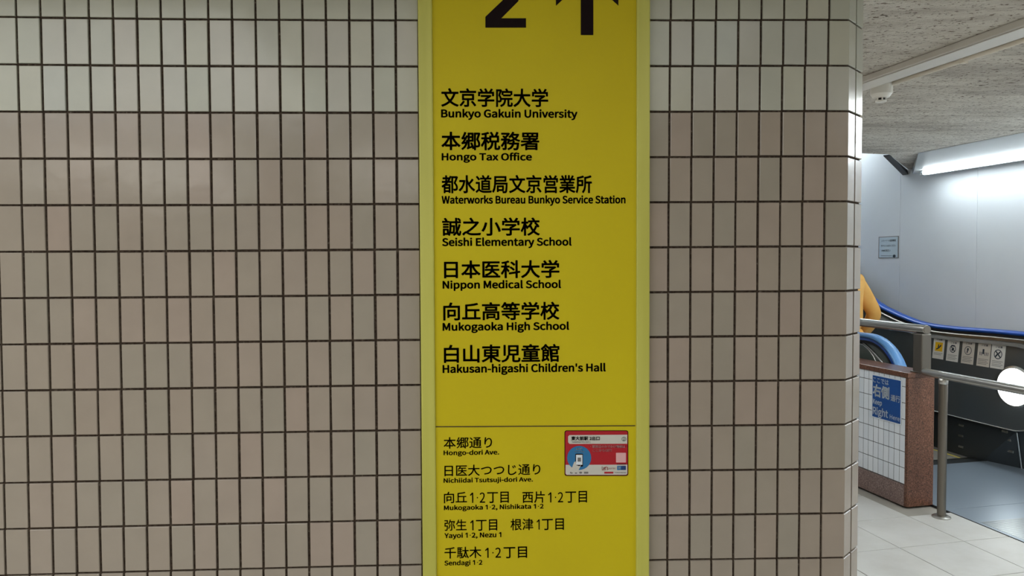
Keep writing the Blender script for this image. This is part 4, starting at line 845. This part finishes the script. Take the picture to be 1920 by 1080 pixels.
# straight part as its own long strip
skp = [(4.64, .30), (5.25, .30), (5.6, .37), (6.2, .62), (12.8, outl[-1][1] - .6)]
V = [E(u, 4.66, z) for u, z in skp] + [E(u, 4.66, max(-.25, z - .75) if u > 5 else -.02) for u, z in skp]
V += [E(u, 4.70, z) for u, z in skp] + [E(u, 4.70, max(-.25, z - .75) if u > 5 else -.02) for u, z in skp]
Fs = []
for i in range(4):
    Fs += [(i, i + 1, 5 + i + 1, 5 + i), (10 + i, 10 + i + 1, 15 + i + 1, 15 + i), (i, i + 1, 10 + i + 1, 10 + i), (5 + i, 5 + i + 1, 15 + i + 1, 15 + i)]
Fs += [(0, 5, 15, 10), (4, 9, 19, 14)]
mesh('skirt_panel', V, Fs, M_SKIRT, es)
V = [E(4.64, 4.66, -.01), E(4.375, 4.745, -.01), E(4.34, 4.66, .285), E(4.64, 4.66, .292),
     E(4.64, 4.78, -.01), E(4.375, 4.80, -.01), E(4.34, 4.78, .285), E(4.64, 4.78, .292)]
mesh('entry_skirt', V, [(0, 1, 2, 3), (4, 7, 6, 5), (0, 4, 5, 1), (1, 5, 6, 2), (2, 6, 7, 3), (3, 7, 4, 0)], M_SKIRT, es)
mesh('skirt_edge_trim', *tube([E(4.373, 4.743, -.005), E(4.338, 4.657, .275)], .006, 8), M_STEEL, es)
V = [E(4.37, 4.75, -.01), E(4.0, 4.80, -.01), E(4.0, 4.74, .30), E(4.335, 4.665, .285), E(4.37, 4.93, -.01), E(4.0, 4.93, -.01), E(4.0, 4.93, .30), E(4.335, 4.93, .285)]
mesh('newel_base', V, [(0, 1, 2, 3), (4, 7, 6, 5), (0, 4, 5, 1), (1, 5, 6, 2), (2, 6, 7, 3), (3, 7, 4, 0)], M_SKIRT, es)
for (u, z, v) in ((4.83, .222, 4.657), (4.832, .140, 4.657), (4.83, .054, 4.657)):
    mesh('skirt_stud', *bevbox(E, u - .022, u + .022, v - .004, v + .004, z - .008, z + .008, .002), M_STEEL, es)  # small pale steel rectangles on the skirt
for (u, z, v) in ((4.432, .262, 4.652), (4.42, .205, 4.668), (4.417, .118, 4.69)):
    mesh('skirt_stud', *bevbox(E, u - .024, u + .024, v - .006, v + .004, z - .009, z + .009, .002), M_STEEL, es)
# round white indicator lamp at the centre of the newel
axn = E(0, -1, 0) - E(0, 0, 0)
lc = FPN(4.345, .602, -.002)
lamp = mesh('indicator_lamp', *tube([lc + axn * d for d in (0, .012, .018)], [.150, .150, .138], 40), M_STEEL, es)
mesh('lens', *tube([lc + axn * d for d in (.016, .024, .030, .033)], [.134, .132, .110, .06], 40), M_LAMP, lamp, smooth=False)

# near balustrade with its newel
near_path = arc(4.56, .632, .340, 265, 90, 26) + [(4.75, .970), (4.94, .963)] + rise[1:] + sl
mesh('handrail', *sweep(near_path[::-1], at(3.622, [(a * 1.0, b * 1.05) for a, b in oval])), M_BLUELIT, es, smooth=True, label='near blue rubber handrail, lit tone in its colour, curving round the newel')
mesh('handrail_guide', *sweep(near_path, [(3.588, -.030), (3.656, -.030), (3.656, -.014), (3.588, -.014)]), M_BLUE, es)
mesh('handrail_guide', *sweep(near_path, [(3.592, -.052), (3.652, -.052), (3.652, -.032), (3.592, -.032)]), M_DARK, es)
inn = off(near_path, -.05); outp = arc(4.56, .632, .285, 265, 90, 22) + inn[27:]
bot = [(13.0, outp[-1][1] - .7), (6.2, .4), (5.6, .1), (5.2, -.02), (4.6, -.02)]
pts = outp + bot; n = len(pts)
V = [E(u, 3.615, z) for u, z in pts] + [E(u, 3.655, z) for u, z in pts]
mesh('balustrade_panel', V, [tuple(range(n)), tuple(range(n, 2 * n))] + [(i, (i + 1) % n, n + (i + 1) % n, n + i) for i in range(n)], M_GLASS, es, label='dark green glassy near balustrade')
a1_ = [(5.3, .925), (4.95, .925), (4.80, .922), (4.70, .914), (4.62, .905), (4.565, .878), (4.513, .834), (4.48, .789), (4.455, .72), (4.45, .62)]  # bright reflections on the newel glass, shaped as thin steel arcs
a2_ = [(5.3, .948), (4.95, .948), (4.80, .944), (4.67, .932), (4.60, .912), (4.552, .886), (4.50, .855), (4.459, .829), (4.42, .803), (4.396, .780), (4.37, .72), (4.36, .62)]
mesh('reflection_arc', *tube([E(u, 3.612, z) for u, z in a1_], .006, 8), M_STEEL, es, smooth=True)
mesh('reflection_arc', *tube([E(u, 3.610, z) for u, z in a2_], [.005, .005, .005, .005, .006, .007, .009, .011, .013, .014, .012, .01], 8), M_STEEL, es, smooth=True)
mesh('newel_skirt', *bevbox(E, 4.25, 5.3, 3.58, 3.715, -.01, .29, .01), M_SKIRT, es)
mesh('near_skirt', *bevbox(E, 5.3, 13, 3.69, 3.72, -.2, .5, .004), M_SKIRT, es)

# ================================================================== LABELS ON THE FAR BALUSTRADE
def label_on_panel(u_c, zt_, w_, h_, label, paper, kind, name='safety_label'):
    """five small upright paper labels, set along the panel"""
    t = thing(name, FPN(u_c, zt_ - h_, -.001), label, 'sticker', 'safety labels on the escalator balustrade')
    def LP(x, y, d): return FPN(u_c + w_ / 2 - x * w_, zt_ - y * h_, -.0008 - d)
    def q(x0, x1, y0, y1, m, nm, d=.0014): return mesh(nm, [LP(x0, y0, d), LP(x1, y0, d), LP(x1, y1, d), LP(x0, y1, d)], [(0, 1, 2, 3)], m, t)
    V = [LP(x, y, d) for d in (0, .001) for x, y in ((0, 0), (1, 0), (1, 1), (0, 1))]
    mesh('sheet', V, [(0, 1, 2, 3), (4, 7, 6, 5), (0, 1, 5, 4), (1, 2, 6, 5), (2, 3, 7, 6), (3, 0, 4, 7)], paper, t)
    def ring(cx, cy, r, th, m=M_NTXTD, nm='ring'):
        n = 28; k = w_ / h_
        V = [LP(cx + rr * math.cos(2 * math.pi * i / n), cy + rr * k * math.sin(2 * math.pi * i / n), .0016) for rr in (r, r - th) for i in range(n)]
        mesh(nm, V, [(i, (i + 1) % n, n + (i + 1) % n, n + i) for i in range(n)], m, t)
    def bar(x0, y0, x1, y1, th, m=M_NTXTD, nm='pictogram_bar'):
        dx, dy = x1 - x0, y1 - y0; L = math.hypot(dx, dy); nx, ny = -dy / L * th, dx / L * th
        mesh(nm, [LP(x0 + nx, y0 + ny, .0018), LP(x1 + nx, y1 + ny, .0018), LP(x1 - nx, y1 - ny, .0018), LP(x0 - nx, y0 - ny, .0018)], [(0, 1, 2, 3)], m, t)
    vs, fs = glyphs('ご注意', .02)
    mesh('lettering', [LP(.28 + p * .5, .18 - s * .08, .0016) for p, s in vs], fs, M_NTXTD, t)
    if kind == 0:
        q(.18, .85, .26, .66, M_LYEL, 'yellow_square'); bar(.3, .58, .5, .52, .03); bar(.5, .52, .72, .38, .04); bar(.46, .5, .5, .36, .05)
    if kind == 1:
        ring(.5, .42, .26, .05); bar(.34, .32, .66, .52, .025); bar(.42, .5, .58, .38, .05); q(.12, .95, -.045, .0, M_BLK, 'dark_tab')
        q(.34, .66, .25, .31, M_NTXTD, 'pictogram')
    if kind == 2: ring(.5, .44, .29, .04); bar(.48, .34, .48, .44, .07); bar(.48, .44, .42, .54, .04)
    if kind == 3:
        bar(.46, .3, .46, .5, .07)
        for x in (.2, .32, .6, .72, .84): bar(x, .42, x + (.02 if x < .5 else -.02), .56, .02)
    if kind == 4: ring(.5, .43, .3, .05); bar(.3, .3, .7, .56, .03); bar(.32, .54, .5, .4, .04); bar(.5, .42, .66, .32, .03)
    for i, yy in enumerate((.70, .76, .83, .89) if kind != 0 else (.74, .80)):
        q(.1, .9 - .12 * (i % 2), yy, yy + .018, M_GREYP, 'text_line')
lab = [((225, 203), (435, 218), (388, 650), (180, 615)), ((482, 262), (708, 285), (665, 700), (443, 665)), ((775, 262), (1003, 300), (955, 750), (720, 708)),
       ((1070, 302), (1310, 322), (1255, 800), (1013, 758)), ((1330, 335), (1588, 355), (1535, 840), (1270, 800))]
nm_ = ['safety label with yellow pictogram square, nearest the steel post', 'safety label with dark tab on top, second from the steel post',
       'ivory safety label with ring pictogram, middle of the five', 'ivory safety label with small figures, second from the round lamp', 'white safety label with crossed ring, next to the round lamp']
nrm_ = E(0, 1, 0) - E(0, 0, 0)
for k, cs in enumerate(lab):
    us, zs = [], []
    for x, y in cs:
        px, py = 1730 + x / 10.105, 610 + y / 10.1
        d = ray(px, py)
        t_ = 4.66 / d.dot(nrm_); p = EYE + d * t_
        # refine on the leaning panel
        for _ in range(3):
            vv = 4.648 + .10 * (p.z - .60); t_ = vv / d.dot(nrm_); p = EYE + d * t_
        q_ = p - EYE; us.append(-SA * q_.x + CA * q_.y); zs.append(p.z)
    uc = sum(us) / 4; w_ = abs((us[0] + us[3]) - (us[1] + us[2])) / 2; ztop = (zs[0] + zs[1]) / 2; h_ = ztop - (zs[2] + zs[3]) / 2
    label_on_panel(uc, ztop, w_, h_, nm_[k], M_PAPERY if k in (2, 3) else M_PAPER, k)

# notice sheet on the white wall
nt = thing('wall_notice', E(6.0, 4.949, 1.54), 'pale square notice sheet with grey lines on the white wall', 'notice')
def NP(x, y, d=0): return E(6.122 - x * .243, 4.9495 - d, 1.730 - y * .192)
mesh('backing', [NP(x, y, d) for d in (0, .002) for x, y in ((-.04, -.03), (1.04, -.03), (1.04, 1.03), (-.04, 1.03))], [(0, 1, 2, 3), (4, 7, 6, 5), (0, 1, 5, 4), (1, 2, 6, 5), (2, 3, 7, 6), (3, 0, 4, 7)], M_GREYP, nt)
mesh('sheet', [NP(x, y, d) for d in (.002, .003) for x, y in ((0, 0), (1, 0), (1, 1), (0, 1))], [(0, 1, 2, 3), (4, 7, 6, 5), (0, 1, 5, 4), (1, 2, 6, 5), (2, 3, 7, 6), (3, 0, 4, 7)], M_NOTICE, nt)
for s, x0, x1, y0, y1, m in (('エスカレーターでは', .12, .55, .13, .21, M_NTXT), ('転倒事故', .57, .90, .12, .23, M_NTXTD), ('手すりにつかまりください', .1, .9, .37, .48, M_NTXT), ('ご利用', .12, .28, .62, .70, M_NTXT), ('ください', .28, .62, .60, .71, M_NTXTD)):
    vs, fs = glyphs(s, .02)
    mesh('lettering', [NP(x0 + p * (x1 - x0), y1 + q * (y0 - y1), .0034) for p, q in vs], fs, m, nt)
mesh('bottom_line', [NP(.1, .895, .0034), NP(.7, .91, .0034), NP(.7, .93, .0034), NP(.1, .915, .0034)], [(0, 1, 2, 3)], M_NTXT, nt)
mesh('dark_mark', [NP(.82 + .08 * math.cos(a_), .93 + .07 * math.sin(a_), .0034) for a_ in [k * math.pi / 8 for k in range(16)]], [tuple(range(16))], M_NTXTD, nt)

# ================================================================== CEILING FITTINGS
du = thing('cable_duct', E(2.6, 2.33, ZC - .03), 'broad white enamel cable duct across the rough ceiling', 'cable duct')
mesh('duct_body', *bevbox(E, 0.3, 4.9, 2.262, 2.372, ZC - .028, ZC, .004), M_RAILW, du)
mesh('duct_cover', *bevbox(E, 0.3, 4.9, 2.268, 2.366, ZC - .033, ZC - .0285, .002), M_RAILW, du)
cd = thing('conduit', E(2.6, 2.46, ZC - .016), 'thin cream conduit running beside the white duct to the detector', 'conduit')
mesh('pipe', *tube([E(u, 2.462, ZC - .0105) for u in (.3, 1.0, 1.5, 2.5, 2.98)], .0098, 14), M_CREAM, cd, smooth=True)
for u in (2.56, 1.4):
    mesh('clip', *bevbox(E, u, u + .02, 2.448, 2.476, ZC - .024, ZC, .002), M_CREAM, cd)
dt = thing('smoke_detector', E(3.03, 2.42, ZC - .085), 'round off-white ceiling detector beside the tiled corner', 'smoke detector')
c0 = E(3.005, 2.428, 0)
def cz(z): return Vector((c0.x, c0.y, z))
mesh('base', *tube([cz(ZC), cz(ZC - .010), cz(ZC - .014)], [.047, .047, .044], 32), M_PLW, dt)
mesh('body', *tube([cz(ZC - .013), cz(ZC - .054), cz(ZC - .068), cz(ZC - .072)], [.047, .046, .036, .028], 32), M_PLW, dt, smooth=False)
mesh('sensing_chamber', *tube([cz(ZC - .071), cz(ZC - .083)], [.018, .018], 20), M_DARK, dt)
for k in range(6):
    ck, sk_ = math.cos(k * math.pi / 3 + .3), math.sin(k * math.pi / 3 + .3)
    mesh('rib', *boxv(lambda a, b, c: cz(0) + Vector((ck * (.018 + a) - sk_ * b, sk_ * (.018 + a) + ck * b, c)), 0, .005, -.003, .003, ZC - .084, ZC - .070), M_PLW, dt)
mesh('cap', *tube([cz(ZC - .083), cz(ZC - .089), cz(ZC - .091)], [.024, .024, .019], 24), M_PLW, dt)
mesh('side_clip', *bevbox(E, 2.985, 3.03, 2.455, 2.478, ZC - .050, ZC, .003), M_PLW, dt)

# fluorescent fixture along the white wall
fx = thing('fluorescent_fixture', E(4.0, 4.6, ZC - .08), 'long fluorescent ceiling fixture glowing against the white wall', 'light fixture')
prof = [(4.27, ZC - .002), (4.66, ZC - .055), (4.70, ZC - .060), (4.86, ZC - .060), (4.93, ZC - .002)]
def prism(prof, u0, u1): 
    n = len(prof); V = [E(u0 if not isinstance(u0, dict) else u0, v, z) for v, z in prof] + [E(u1, v, z) for v, z in prof]
    return V, [tuple(range(n)), tuple(range(n, 2 * n))] + [(i, (i + 1) % n, n + (i + 1) % n, n + i) for i in range(n)]
n = 5
V = [E(1.2, v, z) for v, z in prof] + [E(4.87 + (v - 4.27) * 1.25, v, z) for v, z in prof]
mesh('reflector', V, [tuple(range(n)), tuple(range(n, 2 * n))] + [(i, (i + 1) % n, n + (i + 1) % n, n + i) for i in range(n)], M_FIX, fx)
for u0, u1 in ((4.20, 5.36), (2.98, 4.16), (1.76, 2.94)):
    tb = mesh('tube', *tube([E(u0, 4.76, ZC - .080), E(u1, 4.76, ZC - .080)], .019, 16), M_TUBE, fx, smooth=True)
    mesh('tube_end', *tube([E(u1, 4.76, ZC - .080), E(u1 + .02, 4.76, ZC - .080)], .017, 12), M_FIX, tb)
mesh('lower_lip', *bevbox(E, 1.2, 5.46, 4.80, 4.815, ZC - .098, ZC - .058, .003), M_FIX, fx)
# tubes over the rising escalator, behind the edge of the low ceiling
f2 = thing('shaft_light', E(7.0, 4.5, 3.3), 'fluorescent tube light high over the rising escalator', 'light fixture')
mesh('housing', *bevbox(E, 6.2, 8.8, 4.60, 4.80, 2.98, 3.04, .006), M_FIX, f2)
mesh('tube', *tube([E(6.25, 4.7, 2.96), E(8.7, 4.7, 2.96)], .026, 12), M_TUBE2, f2, smooth=True)

# ================================================================== PERSON ON THE ESCALATOR
pu, pv = 5.32, 3.94
pe = thing('person', E(pu, pv, .02), 'person in an orange top standing on the escalator, elbow bent', 'person')
def PP(dv, du_, z): return E(pu + du_, pv + dv, z)      # dv to the right, du away from the viewer
def skin(name, joints, edges, m, parent=pe, sub=2, root=0, label=None):
    me = bpy.data.meshes.new(name); org = ORG[parent.name]
    me.from_pydata([tuple(Vector(j[0]) - org) for j in joints], edges, [])
    o = bpy.data.objects.new(name, me); C.objects.link(o)
    md = o.modifiers.new('s', 'SKIN')
    sv = me.skin_vertices[0] if me.skin_vertices else None
    if sv is None:
        bm = bmesh.new(); bm.from_mesh(me); bm.verts.layers.skin.verify(); bm.to_mesh(me); bm.free(); sv = me.skin_vertices[0]
    for i, j in enumerate(joints):
        r = j[1]; sv.data[i].radius = r if isinstance(r, tuple) else (r, r); sv.data[i].use_root = (i == root)
    ss = o.modifiers.new('u', 'SUBSURF'); ss.levels = sub; ss.render_levels = sub
    dg = bpy.context.evaluated_depsgraph_get(); dg.update()
    m2 = bpy.data.meshes.new_from_object(o.evaluated_get(dg)); o.modifiers.clear(); o.data = m2
    m2.materials.clear(); m2.materials.append(m); m2.polygons.foreach_set('use_smooth', [True] * len(m2.polygons))
    o.parent = parent; ORG[o.name] = org
    if label: o['label'] = label
    return o
Z0 = .02
# body: pelvis, legs, torso, neck, head, arms in one surface
J = [(PP(0, 0, .90), .135), (PP(0, -.005, 1.06), .12), (PP(0, -.01, 1.24), .14), (PP(0, 0, 1.36), .10), (PP(0, .005, 1.43), .055), (PP(0, .012, 1.49), .055),
     (PP(0, .012, 1.56), .085), (PP(0, .01, 1.63), .085),
     (PP(.09, 0, .84), .10), (PP(.10, .02, .50), .062), (PP(.10, 0, .12), .042), (PP(.10, .10, .07), .035),
     (PP(-.09, 0, .84), .10), (PP(-.10, .02, .50), .062), (PP(-.10, 0, .12), .042), (PP(-.10, .10, .07), .035),
     (PP(.145, 0, 1.35), .06), (PP(.295, -.03, 1.07), .042), (PP(.285, .13, .87), .032),
     (PP(-.165, 0, 1.355), .06), (PP(-.23, -.03, 1.08), .042), (PP(-.22, .13, .95), .032)]
Ed = [(0, 1), (1, 2), (2, 3), (3, 4), (4, 5), (5, 6), (6, 7), (0, 8), (8, 9), (9, 10), (10, 11), (0, 12), (12, 13), (13, 14), (14, 15), (3, 16), (16, 17), (17, 18), (3, 19), (19, 20), (20, 21)]
skin('body', J, Ed, M_SKIN)
skin('orange_top', [(PP(0, 0, .90), (.195, .17)), (PP(0, -.005, 1.06), (.19, .16)), (PP(0, -.01, 1.25), (.18, .15)), (PP(0, 0, 1.37), (.11, .09)), (PP(0, 0, 1.42), (.07, .065)),
                    (PP(.135, 0, 1.345), .075), (PP(.215, -.02, 1.21), .070), (PP(.292, -.04, 1.075), .062), (PP(.292, .03, .97), .056), (PP(.288, .11, .89), .050),
                    (PP(-.17, 0, 1.36), .078), (PP(-.235, -.03, 1.10), .066), (PP(-.22, .12, .965), .048)],
     [(0, 1), (1, 2), (2, 3), (3, 4), (3, 5), (5, 6), (6, 7), (7, 8), (8, 9), (3, 10), (10, 11), (11, 12)], M_ORANGE)
skin('jacket_hem', [(PP(0, 0, .99), (.19, .14)), (PP(.0, 0, .90), (.205, .15)), (PP(.0, 0, .82), (.205, .15))], [(0, 1), (1, 2)], M_ORANGE)
skin('trousers', [(PP(0, 0, .90), (.15, .12)), (PP(.09, 0, .82), .115), (PP(.10, .02, .50), .082), (PP(.10, 0, .13), .062), (PP(-.09, 0, .82), .115), (PP(-.10, .02, .50), .082), (PP(-.10, 0, .13), .062)],
     [(0, 1), (1, 2), (2, 3), (0, 4), (4, 5), (5, 6)], M_TROU)
for s in (-1, 1):
    skin('shoe', [(PP(.10 * s, -.04, .068), .046), (PP(.10 * s, .06, .062), .048), (PP(.10 * s, .15, .055), .036)], [(0, 1), (1, 2)], M_SHOE)
    # hands: palm, four fingers and a thumb
    b = PP(.285, .13, .865) if s > 0 else PP(-.22, .14, .965)
    def H(a, f, c): return b + (E(f, a, c) - E(0, 0, 0))
    hand = skin('hand', [(H(0, -.01, .005), .026), (H(0, .035, -.008), .03), (H(0, .07, -.02), .03)], [(0, 1), (1, 2)], M_SKIN, sub=1)
    for q, ln in ((-.024, .062), (-.008, .072), (.008, .068), (.024, .052)):
        skin('finger', [(H(q, .07, -.02), .009), (H(q, .07 + ln * .5, -.03), .0085), (H(q, .07 + ln * .85, -.055), .008), (H(q, .07 + ln * .85, -.075), .007)], [(0, 1), (1, 2), (2, 3)], M_SKIN, parent=hand, sub=1)
    skin('thumb', [(H(-s * .02, .03, -.01), .011), (H(-s * .045, .055, -.02), .0095), (H(-s * .045, .085, -.04), .0085)], [(0, 1), (1, 2)], M_SKIN, parent=hand, sub=1)
    skin('ear', [(PP(.082 * s, .0, 1.60), .014), (PP(.086 * s, -.006, 1.57), .012)], [(0, 1)], M_SKIN, sub=1)
    skin('eye', [(PP(.032 * s, .092, 1.598), .011), (PP(.032 * s, .095, 1.598), .011)], [(0, 1)], M_EYE, sub=1)
skin('nose', [(PP(0, .095, 1.59), .010), (PP(0, .112, 1.565), .013)], [(0, 1)], M_SKIN, sub=1)
skin('mouth', [(PP(-.02, .094, 1.535), .006), (PP(.02, .094, 1.535), .006)], [(0, 1)], M_RED, sub=1)
skin('hair', [(PP(0, -.045, 1.49), .07), (PP(0, -.04, 1.55), .096), (PP(0, -.026, 1.61), .106), (PP(0, -.012, 1.665), .096), (PP(0, -.005, 1.70), .05)], [(0, 1), (1, 2), (2, 3), (3, 4)], M_HAIR)
